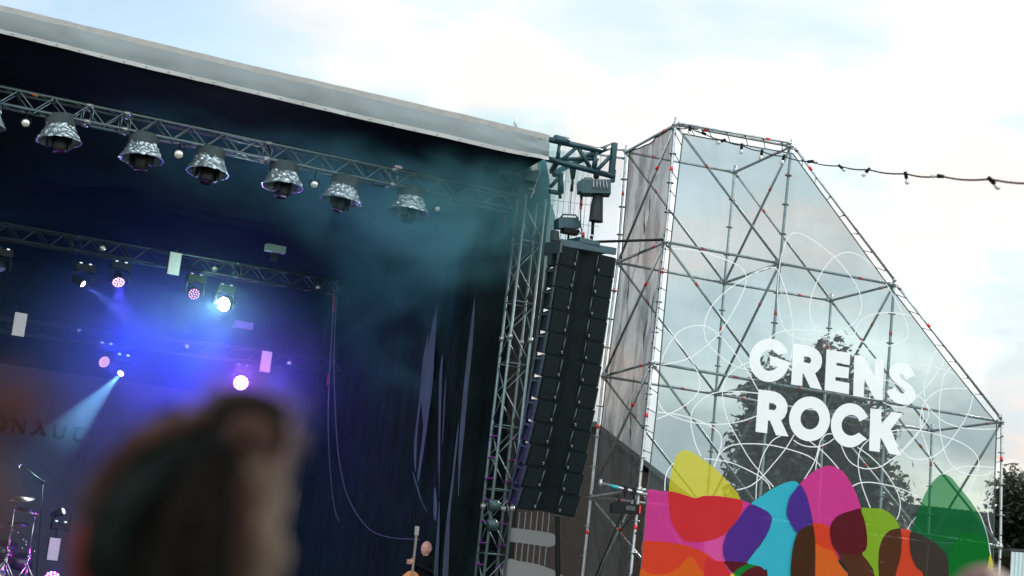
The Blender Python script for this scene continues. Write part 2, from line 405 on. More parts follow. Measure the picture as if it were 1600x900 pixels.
# front lighting truss (top chord on the traced line)
FT0 = sg(-60, 148.5, 0.0); FT1 = sg(802, 327, 0.0)
FTt = sg(802, 302, 0.0)
hh = 0.255
t = thing('lighting_truss', (FT0 + FT1) / 2, 'long aluminium box truss under the grey canopy edge, carrying the foil bells', 'truss', 'lighting trusses over the stage')
axn = (FT1 - FT0).normalized()
def along(px, py=300): return (sg(px, py, 0) - FT0).dot(axn)
c, l, j = truss_mesh(FT0, FT1, 0.26, hh, ED, EZ, 0.52, 0.023, 0.010, joints=[along(x, 150 + .21 * x) for x in (138, 197, 418, 615)])
c.build_each('chord', m_alu, t); l.build('lacing', m_alu, t); j.build_each('coupler', m_steel, t)
b = MB()
for k in range(3):
    pts = []
    for q in range(90):
        f_ = q / 89; p = FT0.lerp(FT1, f_) + EZ * (hh + .03 + .02 * k + .03 * noise.noise(V((f_ * 40, k, 0)))) + ED * (.05 + .08 * k + .05 * noise.noise(V((f_ * 25, k + 5, 0))))
        pts.append(p)
    b.tube(pts, .012, 5)
for q in (.08, .27, .33, .52, .7, .86):
    p = FT0.lerp(FT1, q); b.tube([p + EZ * hh + ED * .1, p + EZ * .1 + ED * .05 + EX * .1, p - EZ * .06 + ED * .1 + EX * .25, p - EZ * .02 + ED * .13 + EX * .45], .009, 5)
b.build_each('truss_cable', m_rubber, t)
MB().tube([FT0.lerp(FT1, .105) + EZ * hh, FT0.lerp(FT1, .12) + EZ * (hh - .03)], .02, 6).build('connector', mat('orange_plug', (.5, .12, .03), .5), t)
MB().box(FT0.lerp(FT1, .765) + EZ * (hh + .05), (.12, .06, .04), RZ0).build('connector', mat('white_plug', (.6, .5, .5), .5), t)
# rear trusses
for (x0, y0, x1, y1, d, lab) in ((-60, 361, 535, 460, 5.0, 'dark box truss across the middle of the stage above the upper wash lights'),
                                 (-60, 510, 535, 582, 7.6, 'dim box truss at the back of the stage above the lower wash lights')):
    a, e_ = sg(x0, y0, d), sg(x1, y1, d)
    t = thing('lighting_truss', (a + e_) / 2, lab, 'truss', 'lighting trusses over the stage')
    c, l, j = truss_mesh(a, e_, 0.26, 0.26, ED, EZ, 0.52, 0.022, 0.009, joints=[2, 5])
    mm = mat('shaded_truss_aluminium', (0.035, 0.05, 0.055), 0.6, 0.5, 0.2)  # darkness of the rear stage put into a darker aluminium
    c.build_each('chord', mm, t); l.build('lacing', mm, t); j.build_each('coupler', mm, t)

# ------------------------------------------------------------------ stage tower
TB = sg(793.5, 560, 0.0); TT = sg(818.5, 304, 0.0); TH = TT.z
t = thing('truss_tower', S(0.2, 0.2, 0), 'tall square aluminium truss tower at the right edge of the stage opening', 'tower')
c, l, j = truss_mesh(S(0, 0, 0.02), S(0, 0, TH), 0.37, 0.37, EX, ED, 0.62, 0.026, 0.012)
c.build_each('chord', m_alu, t)
l = MB(); z = 0.5
while z < TH - 0.3:
    for (a, b_) in (((0, 0), (1, 0)), ((0, 1), (1, 1)), ((0, 0), (0, 1)), ((1, 0), (1, 1))):
        P = lambda q, zz: S(q[0] * .37, q[1] * .37, zz)
        l.tube([P(a, z), P(b_, z)], 0.011, 5)
        l.tube([P(a, z + 0.60), P(b_, z + 0.08)], 0.011, 5); l.tube([P(a, z - 0.54 + .60), P(b_, z - 0.02)], 0.001, 3)
        l.tube([P(b_, z - .05), P(a, z - .50)], 0.011, 5)
    z += 1.06
l.build('lacing', m_alu, t)
l = MB(); z = 0.3
while z < TH * 0.55:
    l.box(S(0, .185, z), (0.05, .37, 0.018), Matrix.Rotation(ST, 3, 'Z')); l.box(S(.37, .185, z), (0.05, .37, 0.018), Matrix.Rotation(ST, 3, 'Z')); z += 0.355
l.build_each('rung', mat('rung_magenta_light', (0.35, 0.05, 0.42), 0.4, 0, .1), t)  # magenta stage light put into the colour of the rungs
# head section: sleeve block, gusset plates, pulley box
TP = lambda px, py: sg(px, py, 0.18)
b = MB(); b.prism([TP(822, 268), TP(834, 268), TP(852, 309), TP(807, 303)], ED * 0.03)
b.build('gusset_plate', mat('dark_tower_steel', (0.06, 0.10, 0.11), .5, .4, .2), t)
b = MB(); b.box(sg(828, 276, .1), (0.24, 0.3, 0.22), Matrix.Rotation(ST, 3, 'Z')); b.build('head_block', MATS['dark_tower_steel'], t)
b = MB(); b.box(sg(834, 259, -.15), (0.12, 0.05, 0.16), Matrix.Rotation(ST, 3, 'Z') @ Matrix.Rotation(-.3, 3, 'Y')); b.build('pulley_box', mat('cream_box', (.6, .57, .5), .5), t)
b = MB(); b.tube([sg(x, y, -.05) for x, y in smooth_loop([(842, 255), (844, 268), (838, 285), (833, 300), (829, 310), (834, 300), (837, 301), (833, 296), (826, 294)], False, 4)], 0.006, 5); b.build('loose_cable', mat('pale_cable', (.5, .55, .55), .5), t)
# tower collars and bolts
b = MB()
for px, py in ((779, 575), (785, 575)):
    z = sg(793, 530, 0).z
for z in (sg(793, 525, 0).z, sg(765, 790, 0).z):
    for a in (0, .37):
        for d_ in (0, .37): b.tube([S(a, d_, z - .04), S(a, d_, z + .04)], 0.045, 10)
b.build_each('collar', m_steel, t)
# two round motors on the left front leg
for px, py in ((771, 790), (768, 820)):
    b = MB(); c0 = sg(px, py, -0.08)
    b.lathe([(0, -.07), (.09, -.07), (.1, -.05), (.1, .05), (.09, .07), (0, .07)], c0, frame(EX + EZ * .1), 14)
    b.tube([c0 + EX * .11 - EZ * .06, c0 + EX * .11 + EZ * .06], .02, 6); b.build('motor', mat('motor_green', (.05, .10, .11), .4, .4), t)

# ------------------------------------------------------------------ rigging arm carrying the speakers
DA = -0.75
arm = thing('rigging_arm', sg(905, 250, DA), 'blue-green steel lattice arm sticking out beyond the canopy corner', 'rigging')
def bar(b, q, r=0.04, d=(DA, DA)):
    b.tube([sg(q[0], q[1], d[0]), sg(q[2], q[3], d[1])], r, 6)
b = MB()
for q, r in (((858, 218, 940, 236), .05), ((854, 248, 960, 276), .05), ((875, 224, 871, 250), .035), ((900, 231, 876, 252), .035), ((904, 232, 922, 262), .035), ((955, 243, 932, 267), .035), ((932, 238, 928, 264), .045), ((866, 217, 888, 222), .075)):
    bar(b, q, r)
b.build_each('front_bar', m_teal, arm)
b = MB(); b.box(sg(957.5, 250, DA), (0.085, 0.09, 0.60), Matrix.Rotation(ST, 3, 'Z')); b.box(sg(958.5, 275, DA), (.05, .06, .22), Matrix.Rotation(ST, 3, 'Z')); b.build('end_post', m_teal, arm)
b = MB()
bar(b, (936, 236, 956, 228), .055, (DA, DA + .6)); bar(b, (930, 240, 866, 270), .05, (DA, DA + 1.2)); bar(b, (935, 248, 856, 249), .035, (DA, DA + .6)); bar(b, (872, 250, 862, 268), .05, (DA, DA + .6))
bar(b, (937, 236, 905, 250), .06, (DA, DA + .7))
b.build_each('rear_bar', m_teal, arm)
b = MB()
for q, r in (((864, 273, 879, 273), .04), ((877, 272, 876, 302), .055), ((860, 292, 876, 275), .035), ((858, 299, 877, 302), .04), ((875.5, 302, 875, 310), .03)):
    bar(b, q, r, (DA + .5, DA + .5))
b.build_each('lower_bar', m_teal, arm)
b = MB(); b.tube([sg(958, 276, DA), sg(955, 283, DA), sg(948, 287, DA)], .03, 6); b.build('hook', m_teal, arm)

# ------------------------------------------------------------------ chain hoists
def chain(b, p0, p1, r=0.012):
    n = max(2, int((p1 - p0).length / 0.05)); ax = (p1 - p0).normalized(); s1 = ax.orthogonal().normalized(); s2 = ax.cross(s1)
    for i in range(n):
        c0 = p0.lerp(p1, (i + .5) / n); s_ = s1 if i % 2 else s2
        pts = [c0 + s_ * r * math.cos(a) * 1.4 + ax * 0.035 * math.sin(a) for a in [k * math.pi / 4 for k in range(9)]]
        b.tube(pts, r * .35, 4, caps=False)
RZ = Matrix.Rotation(ST, 3, 'Z')
h = thing('chain_hoist', sg(930, 293, DA), 'boxy chain hoist with hanging black chain bag under the steel arm', 'hoist', 'chain hoists above the speakers')
Rh = Matrix.Rotation(ST - .35, 3, 'Z') @ Matrix.Rotation(-.10, 3, 'Y')
hc = sg(930, 294, DA)
b = MB(); b.box(hc, (0.50, 0.30, 0.24), Rh); b.box(hc + Rh @ V((-.26, 0, 0.0)), (.08, .26, .18), Rh); b.build('motor_case', m_teal, h)
b = MB(); b.tube([hc + Rh @ V((x, -.02, z)) for x, z in ((-.2, .12), (-.18, .17), (-.06, .17), (-.04, .12))], .011, 6); b.build('handle', m_teal, h)
b = MB(); b.tube([sg(932, 268, DA), sg(931, 284, DA)], .035, 8); b.lathe([(0.03, 0), (.05, .02), (.05, .07), (.03, .09)], sg(931.5, 279, DA), None, 10); b.build('suspension_hook', m_black, h)
b = MB()
for k in range(5): b.tube([hc + Rh @ V((-.04 + .05 * k, -.16, .12)), hc + Rh @ V((-.05 + .06 * k, -.19, -.02 - .02 * (k % 3))), hc + Rh @ V((-.03 + .05 * k, -.17, -.06))], .007, 5)
b.build('loose_chain', mat('chain_zinc', (.5, .5, .48), .35, .8), h)
def bagfn(s, t_):
    a = s * 2 * math.pi; y = 305 + 41 * t_
    cx_ = 934.5 - 3.5 * t_; rr = (0.092 + 0.03 * t_) + 0.012 * noise.noise(V((math.cos(a) * 2, math.sin(a) * 2, t_ * 3)))
    return sg(cx_, y, DA) + EX * rr * math.cos(a) + ED * rr * 0.9 * math.sin(a)
b = MB(); b.grid(bagfn, 20, 8); b.add([bagfn(i / 20, 1) for i in range(20)], [tuple(range(20))]); b.build('chain_bag', mat('black_nylon_bag', (.02, .03, .036), .75, 0, .2, 6, .5, 20), h)
b = MB(); b.tube([sg(926.5, 345, DA), sg(925.5, 366, DA)], .028, 8); b.ball(sg(924, 371, DA), .03); chain(b, sg(926, 366, DA), sg(924, 377, DA), .014); b.build('lower_hook', m_black, h)
h = thing('chain_hoist', sg(889, 350, DA), 'chain hoist with a carrying handle resting just above the speaker frame', 'hoist', 'chain hoists above the speakers')
hc = sg(889, 351, DA + .1)
b = MB(); b.prism([sg(873, 342, DA + .1), sg(876, 339, DA + .1), sg(902, 340, DA + .1), sg(906, 345, DA + .1), sg(907, 356, DA + .1), sg(873, 356, DA + .1)], ED * .2); b.build('motor_case', m_teal, h)
b = MB(); b.tube([sg(x, y, DA + .15) for x, y in ((876, 340), (880, 335), (899, 336), (904, 342))], .015, 6); b.build('handle', m_teal, h)
b = MB(); b.box(sg(890, 362, DA + .15), (.28, .16, .08), RZ); b.tube([sg(877, 362, DA + .05), sg(881, 366, DA + .05)], .012, 5); b.tube([sg(903, 358, DA + .05), sg(908, 366, DA + .05)], .012, 5); b.build('chain_guide', m_black, h)
b = MB(); b.tube([sg(888.5, 366, DA + .1), sg(887.5, 378, DA + .1)], .02, 6); b.build('lower_hook', m_black, h)
b = MB(); b.tube([sg(893, 299, DA + .3), sg(890.5, 336, DA + .15)], .007, 5); b.tube([sg(894, 288, DA + .3), sg(893, 299, DA + .3)], .028, 8); b.tube([sg(895, 278, DA + .3), sg(894.5, 288, DA + .3)], .02, 6)
b.prism([sg(891, 262, DA + .3), sg(901, 262, DA + .3), sg(898, 280, DA + .3), sg(893, 280, DA + .3)], ED * .03); b.build('suspension_hook', m_black, h)
b = MB(); b.grid(lambda s, t_: sg(867, 361 + 16 * t_, DA) + EX * (.07 + .015 * t_) * math.cos(6.2832 * s) + ED * .07 * math.sin(6.2832 * s), 14, 3); b.build('chain_bag', MATS['black_nylon_bag'], h)
# power cable with red connectors
b = MB(); b.tube([sg(908.5, 306, DA), sg(907.5, 328, DA), sg(907, 350, DA), sg(909, 362, DA)], .010, 6); b.tube([sg(908.8, 305, DA), sg(908.2, 313, DA)], .024, 8)
pc = thing('power_cable', sg(908, 330, DA), 'hanging black cable with two red plugs beside the hoists', 'cable')
b.build('cable', m_black, pc)
MB().tube([sg(908.4, 312, DA), sg(908, 322, DA)], .026, 8).tube([sg(908, 322, DA), sg(907.8, 327, DA)], .018, 8).build('plug', mat('dull_red_plastic', (.18, .015, .03), .5), pc)
MB().tube([sg(911, 363, DA - .05), sg(911, 371, DA - .05)], .03, 8).build('plug', mat('bright_red_plastic', (.4, .01, .03), .4), pc)

# ------------------------------------------------------------------ line array of speakers
# seam heights measured along the right front edge, top to bottom
seams = [(962.5, 399), (957, 433), (952.5, 466), (948, 501), (943.5, 536), (939, 571), (934, 606), (928, 642), (922, 677), (916.5, 711), (910.5, 744), (904, 777), (897, 809)]
lefts = [(877, 385), (872, 416), (866, 450), (861, 484), (856, 519), (851, 553), (846, 588), (841, 622), (835, 657), (829, 691), (823, 725), (817, 760), (811, 795)]
ARR_Y = 0.0
PA0 = at(962.5, 399, 26.2)
# the fronts lie across a direction parallel to the scaffold's left wall face
au = V((math.cos(0.28), math.sin(0.28), 0))     # width direction (right along the front)
an = V((math.sin(0.28), -math.cos(0.28), 0))    # towards the audience
CWID = None
def on_u(px, py, q0): return hit(px, py, q0, an)
right_pts = []; left_pts = []
for (rx, ry), (lx, ly) in zip(seams, lefts):
    right_pts.append(on_u(rx, ry, PA0)); left_pts.append(on_u(lx, ly, PA0))
mids = [(a + c_) / 2 for a, c_ in zip(right_pts, left_pts)]
CWID = sum((a - c_).length for a, c_ in zip(right_pts, left_pts)) / len(mids)
la = thing('line_array', mids[0], 'curved black hanging column of twelve stacked loudspeaker boxes', 'speaker array')
m_cab = mat('speaker_cabinet_black', (0.005, 0.009, 0.011), 0.6, 0, 0.2, 5, spec=.07)
m_gr = mat('speaker_grille_black', (0.007, 0.013, 0.016), 0.6, 0.0, 0.25, 60, 0.6, 240, spec=.07)
m_badge = mat('silver_badge', (.28, .29, .29), .5, .1, .05)
m_rig = mat('rigging_steel_dark', (0.035, 0.055, 0.062), .45, .5, .3)
prev = None
nB = 12
tops = mids
for i in range(nB):
    a, e_ = tops[i], tops[i + 1]
    zax = (a - e_); hgt = zax.length; zax.normalize()
    # boxes lower down tip forward more
    tilt = 0.02 + 0.022 * i
    xax = au; yax = -(an * math.cos(tilt) - EZ * math.sin(tilt)); yax = (yax - zax * yax.dot(zax) * 0.0).normalized()
    side = -EX * 0
    zz = xax.cross(yax).normalized()
    lean = (a - e_).dot(xax)
    Mx = Matrix((xax, yax, zz)).transposed()
    c0 = (a + e_) / 2
    def Q(x, y, z): return c0 + xax * (x + lean * (z / hgt)) + yax * y + zz * z
    hw, hf, hr, dp = CWID / 2, hgt / 2 - 0.001, hgt / 2 * 0.78, 0.40
    cab = MB()
    # front is a shallow V: outer baffle edges forward, centre recessed
    fr = [(-hw, 0), (-0.21, 0.03), (-0.16, 0.06), (0.0, 0.13), (0.16, 0.06), (0.21, 0.03), (hw, 0)]
    prof = fr + [(hw - .10, dp), (-hw + .10, dp)]
    n = len(prof)
    def zh(y): return hf + (hr - hf) * min(1, max(0, y - .14) / (dp - .14))
    vs = [Q(x, y, zh(y)) for x, y in prof] + [Q(x, y, -zh(y)) for x, y in prof]
    cab.add(vs, [tuple(range(n))[::-1], tuple(range(n, 2 * n))] + [(k, (k + 1) % n, n + (k + 1) % n, n + k) for k in range(n)])
    co = cab.build('speaker_box', m_cab, la)
    gr = MB()
    for s_ in (-1, 1):
        xa, xb = s_ * (hw - .02), s_ * 0.23
        pts = [(xa, -.012), (xb, .014)]
        if s_ > 0: pts = pts[::-1]
        vs = [Q(pts[0][0], pts[0][1], hf - .02), Q(pts[1][0], pts[1][1], hf - .02), Q(pts[1][0], pts[1][1], -hf + .02), Q(pts[0][0], pts[0][1], -hf + .02)]
        g_ = MB(); g_.prism(vs, yax * 0.012); g_.build('grille', m_gr, co)
        # emblem: small open ring low on each grille
        bc = Q(s_ * (hw - .30) if s_ > 0 else -hw + .30, -.004, -hf + .075)
        bb = MB(); R_ = .017
        bb.tube([bc + xax * R_ * math.cos(a_) * .8 - yax * .008 + zz * R_ * math.sin(a_) for a_ in [k * .5 - 2.0 for k in range(11)]], .005, 5)
        bb.build('badge', m_badge, co)
    w1 = MB(); w1.tube([Q(0.20, .015, hf - .03), Q(0.20, .015, -hf + .03)], .012, 6); w1.tube([Q(-0.20, .015, hf - .03), Q(-0.20, .015, -hf + .03)], .014, 6); w1.build_each('waveguide_lip', m_rig, co)
    for s_ in (-1, 1):
        rg = MB()
        rg.box(Q(s_ * (hw + .012), .03, 0), (.02, .05, hgt * .93), Mx)
        rg.box(Q(s_ * (hw - .075), dp - .03, 0), (.03, .05, hgt * .98), Mx)
        rg.box(Q(s_ * (hw - .02), .2, hf * .55), (.012, .3, .03), Mx)
        for z_ in (-.8, -.3, .3, .8): rg.ball(Q(s_ * (hw + .026), .03, hf * z_), .012, n=6, k=4)
        rg.build('rigging_bar', m_rig, co)
# bumper frame on top
c0 = mids[0] + EZ * .05
b = MB(); Mx = Matrix((au, -an, EZ)).transposed()
top_l, top_r = left_pts[0] + EZ * .05, right_pts[0] + EZ * .05
b.prism([left_pts[0] + EZ * .01, right_pts[0] + EZ * .01, right_pts[0] + EZ * .12, left_pts[0] + EZ * .12], -an * .05)
b.prism([left_pts[0] + au * .1 - an * .06 + EZ * .02, right_pts[0] - au * .1 - an * .06 + EZ * .02, right_pts[0] - au * .2 - an * .06 + EZ * .10, left_pts[0] + au * .2 - an * .06 + EZ * .10], -an * .5)
b.box(c0 - an * .2 + EZ * .09, (.40, .4, .09), Mx)
b.build('top_frame', m_teal, la)
b = MB(); b.box(left_pts[0] - an * .2 + EZ * .0, (.06, .42, .2), Mx); b.box(left_pts[0] - an * .25 - EZ * .14, (.05, .12, .25), Mx); b.build('side_bracket', m_rig, la)
# cable run down the rear
b = MB(); b.tube([on_u(x, y, PA0 - an * .4) for x, y in smooth_loop([(862, 378), (859, 400), (855, 430), (848, 480), (842, 520), (834, 580), (826, 640), (818, 700), (812, 745), (808, 770)], False, 3)], .02, 6); b.build('signal_cable', m_rubber, la)
# stay rod from the array frame to the scaffold
MB().tube([on_u(925, 378, PA0 - an * .3), sf(1036, 374.5, -.03)], .022, 8).build('stay_rod', m_black, label='thin black stay pole between the speaker column top and the scaffold', category='stay pole')
# black pole under the array
MB().tube([at(871.5, 806, 26.8), at(872, 912, 26.8), V((at(872, 912, 26.8).x, at(872, 912, 26.8).y, 0))], .045, 8).build('support_pole', m_black, label='upright black pole directly beneath the hanging speaker column', category='pole')

# ================================================================== scaffold
ND = {(0,0,0):(1055.3,194.7),(1,0,0):(1236.3,228.9),(1,1,0):(1147.8,269.2),(0,1,0):(978.3,237.4),
(0,0,1):(1039.5,378),(1,0,1):(1218.8,411.8),(2,0,1):(1397,444.8),(1,1,1):(1132,442),(2,1,1):(1298.5,469.5),(0,1,1):(965.3,410.3),
(0,0,2):(1018.8,566.4),(1,0,2):(1202,599),(2,0,2):(1384,628.5),(3,0,2):(1565.5,659),(0,1,2):(942.5,588),(1,1,2):(1118.5,615.5),(2,1,2):(1287,645),(3,1,2):(1456.3,673.2),
(0,0,3):(998.5,765),(1,0,3):(1186,795),(2,0,3):(1374,824),(3,0,3):(1563,854),(0,1,3):(923,777),(1,1,3):(1104,797),(2,1,3):(1278,823),(3,1,3):(1450,848)}
def node(i, j, k):
    if (i, j, k) in ND: return sf(*ND[(i, j, k)], j * BD)
    q = node(i, j, 3)
    return V((q.x - .012 * (k - 3), q.y, q.z - 1.95 * (k - 3))) if k == 4 else V((q.x, q.y, 0.05))
scaf = thing('scaffold', V((AX + 3, AY + 1, 0)), 'tall galvanised scaffold frame with a sloping right edge, two bays deep, beside the stage', 'scaffold')
TR = 0.024
def rosettes(b, pts):
    for a, e_ in zip(pts, pts[1:]):
        ln = (e_ - a).length; n = max(1, round(ln / .5)); ax = (e_ - a).normalized()
        for i in range(n):
            c0 = a.lerp(e_, i / n); b.tube([c0 - ax * .006, c0 + ax * .006], .062 if i else .055, 10)
        b.tube([a - ax * .05, a + ax * .05], .034, 8)
def band(parent, a, e_, t_, r=TR, ln=.035):
    ax = (e_ - a).normalized(); c0 = a.lerp(e_, t_)
    MB().tube([c0 - ax * ln, c0 + ax * ln], r + .0025, 10).build('marking_tape', m_red, parent)
topk = {0: 0, 1: 0, 2: 1, 3: 2}
for j in (0, 1):
    for i in range(4):
        pts = [node(i, j, k) for k in range(topk[i], 6)]
        full = [pts[0] + (pts[0] - pts[1]).normalized() * .12] + pts
        b = MB(); b.tube(full, TR, 10); rosettes(b, pts)
        o_ = b.build('standard', m_steel, scaf)
        for k in range(len(pts) - 2):
            if (k + i + j) % 1 == 0: band(o_, pts[k], pts[k + 1], (.38, .25, .42, .30)[(k + i) % 4])
def member(nm, a, e_, tape=None, r=TR, ends=True, inset=.03):
    ax = (e_ - a).normalized(); b = MB(); b.tube([a + ax * inset, e_ - ax * inset], r, 8)
    if ends:
        for q, s_ in ((a, 1), (e_, -1)): b.tube([q + ax * s_ * .03, q + ax * s_ * .10], r * 1.35, 8)
    o_ = b.build(nm, m_steel, scaf)
    if tape: band(o_, a, e_, tape, r)
    return o_
dn = V((0, 0, -.02))
for j in (0, 1):
    for k in range(0, 5):
        for i in range(3):
            if topk[i + 1] <= k: member('ledger', node(i, j, k), node(i + 1, j, k), (.25, .32, .7)[(i + k) % 3])
for i in range(4):
    for k in range(topk[i], 5): member('transom', node(i, 0, k), node(i, 1, k), .2)
# sloping edge tubes
for j in (0, 1):
    if j == 0:
        member('sloping_rail', node(1, 0, 0) + V((.03, -.03, .0)), node(2, 0, 1) + V((0.03, -.03, .03)), .16)
        member('sloping_rail', node(2, 0, 1) + V((.03, -.03, .0)), node(3, 0, 2) + V((-.02, -.03, .03)), .3)
member('top_rail', node(0, 0, 0) + V((0, -.05, .02)), node(1, 0, 0) + V((0, -.05, .04)), .78, .02)
br = MB()
def brace(a, b_, t_=.3): member('brace', node(*a), node(*b_), t_, r=.022)
for k in range(0, 4): brace((0, 0, k), (1, 0, k + 1)); brace((0, 1, k), (1, 1, k + 1)) ; brace((0, 0, k), (0, 1, k + 1))
brace((1, 1, 0), (2, 1, 1)); brace((2, 1, 1), (3, 1, 2)); brace((2, 0, 2), (3, 0, 3)); brace((1, 0, 0), (1, 1, 1)); brace((1, 0, 1), (1, 1, 2)); brace((2, 0, 1), (2, 1, 2)); brace((3, 0, 2), (3, 1, 3)); brace((1, 0, 2), (1, 1, 3)); brace((2, 1, 2), (3, 1, 3), .4)
# tube running left from the scaffold's rear corner towards the stage
member('tie_tube', node(0, 1, 0) + V((0, 0, .03)), sg(905, 229, 1.5), .4, .02); member('tie_tube', node(0, 1, 0) + V((0, 0, -.12)), sg(905, 237, 1.5), None, .02)

# ------------------------------------------------------------------ printed front banner
m_mesh = sheer('grey_mesh_banner', (0.095, 0.115, 0.122), 0.58, (.88, .99, 1.0), .2, fold=.05)
FB = -0.075
fb = thing('mesh_banner', sf(1300, 880, FB), 'big see-through grey banner printed with white words and bright overlapping shapes', 'banner')
outl = [(1067.6, 209), (1150, 224.5), (1238.7, 240), (1300, 324), (1382, 437.6), (1410, 473), (1482, 568), (1540, 641), (1557.5, 661), (1555, 730), (1553, 802), (1551, 915), (1550, 1010), (990, 1010), (1000, 905), (1011, 768), (1026, 640), (1036, 510), (1048, 380), (1058, 290)]
flat('mesh_sheet', [sf(x, y, FB) for x, y in outl], m_mesh, fb)
b = MB(); b.tube([sf(x, y, FB - .004) for x, y in outl + [outl[0]]], .011, 5); b.build('hem_cord', mat('dark_hem', (.05, .07, .075), .7), fb)
tie = None
def ties(p_out, p_in, n, t0=0.05, t1=.97):
    for i in range(n):
        t_ = t0 + (t1 - t0) * i / (n - 1)
        a, e_ = p_out(t_), p_in(t_)
        b = MB(); b.tube([a + V((0, .03, .02)), a + V((0, -.03, 0)), e_ + V((0, -.01, 0))], .0065, 4); b.ball(a + V((0, -.032, 0)), .014, n=6, k=4)
        b.build('tie', m_rubber, fb)
def poly(pts):
    def fn(t_):
        n = len(pts) - 1; x = t_ * n; i = min(n - 1, int(x)); return pts[i].lerp(pts[i + 1], x - i)
    return fn
ties(poly([node(0, 0, 0) + V((0, -.05, 0)), node(1, 0, 0) + V((0, -.05, 0))]), poly([sf(1067.6, 209, FB), sf(1238.7, 240, FB)]), 6, .1, .9)
ties(poly([node(0, 0, k) for k in range(4)] + [node(0, 0, 4)]), poly([sf(1066, 215, FB), sf(1048, 380, FB), sf(1031, 575, FB), sf(1011, 768, FB), sf(997, 950, FB)]), 24, .02, .96)
ties(poly([node(1, 0, 0), node(2, 0, 1)]), poly([sf(1238.7, 240, FB), sf(1382, 437.6, FB)]), 7, .1, .9)
ties(poly([node(2, 0, 1), node(3, 0, 2)]), poly([sf(1382, 437.6, FB), sf(1557.5, 661, FB)]), 7, .1, .8)
ties(poly([node(3, 0, 2), node(3, 0, 3), node(3, 0, 4)]), poly([sf(1557.5, 664, FB), sf(1552.5, 850, FB), sf(1550, 1000, FB)]), 10, .06, .95)

layer = [0]
def ink(name, col, thr=.22): return sheer('ink_%s_%d' % (name, int(thr * 100)), col, thr + .20, tuple(min(1, .25 + c_ * 1.2) for c_ in col), .12, fold=.03)
INK = {'yellow': (.62, .55, .045), 'magenta': (.60, .05, .27), 'red': (.55, .035, .04), 'orange': (.62, .12, .02), 'orangered': (.60, .06, .025), 'purple': (.075, .03, .24), 'cyan': (.045, .44, .58),
       'maroon': (.10, .015, .02), 'brown': (.085, .033, .017), 'dark': (.05, .037, .032), 'lime': (.22, .38, .025), 'green': (.01, .20, .06), 'green2': (.01, .19, .03), 'greenmid': (.06, .22, .03)}
def shape(nm, colr, o, s, pts, hide=.18, k=5, smooth=True):
    layer[0] += 1
    q = [(o[0] + x / s, o[1] + y / s) for x, y in pts]
    if smooth: q = smooth_loop(q, True, k)
    return flat(nm, [sf(x, y, FB - 0.003 * layer[0]) for x, y in q], ink(colr, INK[colr], hide), fb)
c5, c6, c7 = (1000, 700), (1120, 720), (1300, 720)
NM = 'printed_shape'
shape(NM, 'yellow', c5, 4.5, [(203, 305), (210, 230), (225, 150), (250, 70), (280, 25), (320, 15), (370, 32), (440, 78), (510, 130), (570, 185), (630, 250), (680, 310), (706, 358), (722, 400), (700, 470), (650, 550), (600, 600), (540, 635), (460, 655), (380, 662), (310, 650), (270, 600), (230, 540), (208, 450)], .24)
shape(NM, 'magenta', c5, 4.5, [(49, 300), (150, 302), (250, 315), (330, 335), (390, 352), (440, 338), (520, 335), (600, 345), (700, 362), (790, 395), (860, 430), (850, 560), (760, 700), (700, 790), (690, 860), (660, 930), (640, 1300), (-45, 1300), (-8, 1000), (12, 800), (28, 600), (40, 440)], .10, 3)
shape(NM, 'red', c5, 4.5, [(205, 306), (300, 326), (390, 353), (440, 340), (560, 340), (650, 352), (712, 368), (722, 400), (700, 470), (650, 550), (600, 600), (540, 635), (460, 655), (380, 662), (310, 650), (270, 600), (230, 540), (208, 450), (203, 370)], .08)
shape(NM, 'orangered', c5, 4.5, [(17, 662), (100, 655), (200, 662), (300, 680), (400, 710), (470, 745), (530, 790), (580, 798), (600, 835), (630, 880), (645, 960), (640, 1290), (-40, 1290), (-2, 940), (10, 780)], .08, 3)
shape(NM, 'orange', c5, 4.5, [(4, 850), (60, 880), (130, 890), (200, 880), (270, 842), (355, 762), (420, 850), (460, 915), (500, 1290), (-40, 1290), (-8, 1000)], .08, 3)
shape(NM, 'red', c5, 4.5, [(470, 770), (530, 795), (585, 798), (605, 835), (640, 890), (645, 960), (520, 960), (460, 910), (450, 860)], .05, 3)
shape(NM, 'cyan', c6, 5, [(270, 338), (340, 283), (400, 240), (470, 200), (540, 170), (600, 158), (640, 178), (690, 240), (720, 330), (740, 430), (700, 520), (640, 560), (615, 610), (595, 680), (582, 780), (578, 900), (590, 1300), (400, 1300), (398, 890), (370, 850), (320, 822), (240, 805), (260, 760), (340, 660), (400, 560), (425, 490), (430, 440), (380, 385)], .08, 4)
shape(NM, 'purple', c6, 5, [(270, 339), (340, 365), (395, 400), (430, 440), (425, 490), (390, 580), (330, 660), (250, 760), (180, 830), (130, 870), (90, 820), (60, 760), (48, 690), (60, 620), (90, 550), (150, 480), (200, 410), (240, 362)], .05)
shape(NM, 'maroon', c6, 5, [(58, 788), (140, 786), (245, 800), (215, 825), (180, 850), (132, 872), (95, 838)], .05, 3)
shape(NM, 'green2', c6, 5, [(132, 878), (180, 835), (245, 806), (315, 822), (260, 840), (205, 880), (170, 960), (120, 960)], .05, 3)
shape(NM, 'maroon', c6, 5, [(180, 905), (230, 860), (285, 828), (330, 822), (372, 850), (400, 900), (410, 960), (180, 960)], .05, 3)
shape(NM, 'yellow', c6, 5, [(105, 892), (128, 882), (140, 900), (120, 940), (90, 930)], .05, 3)
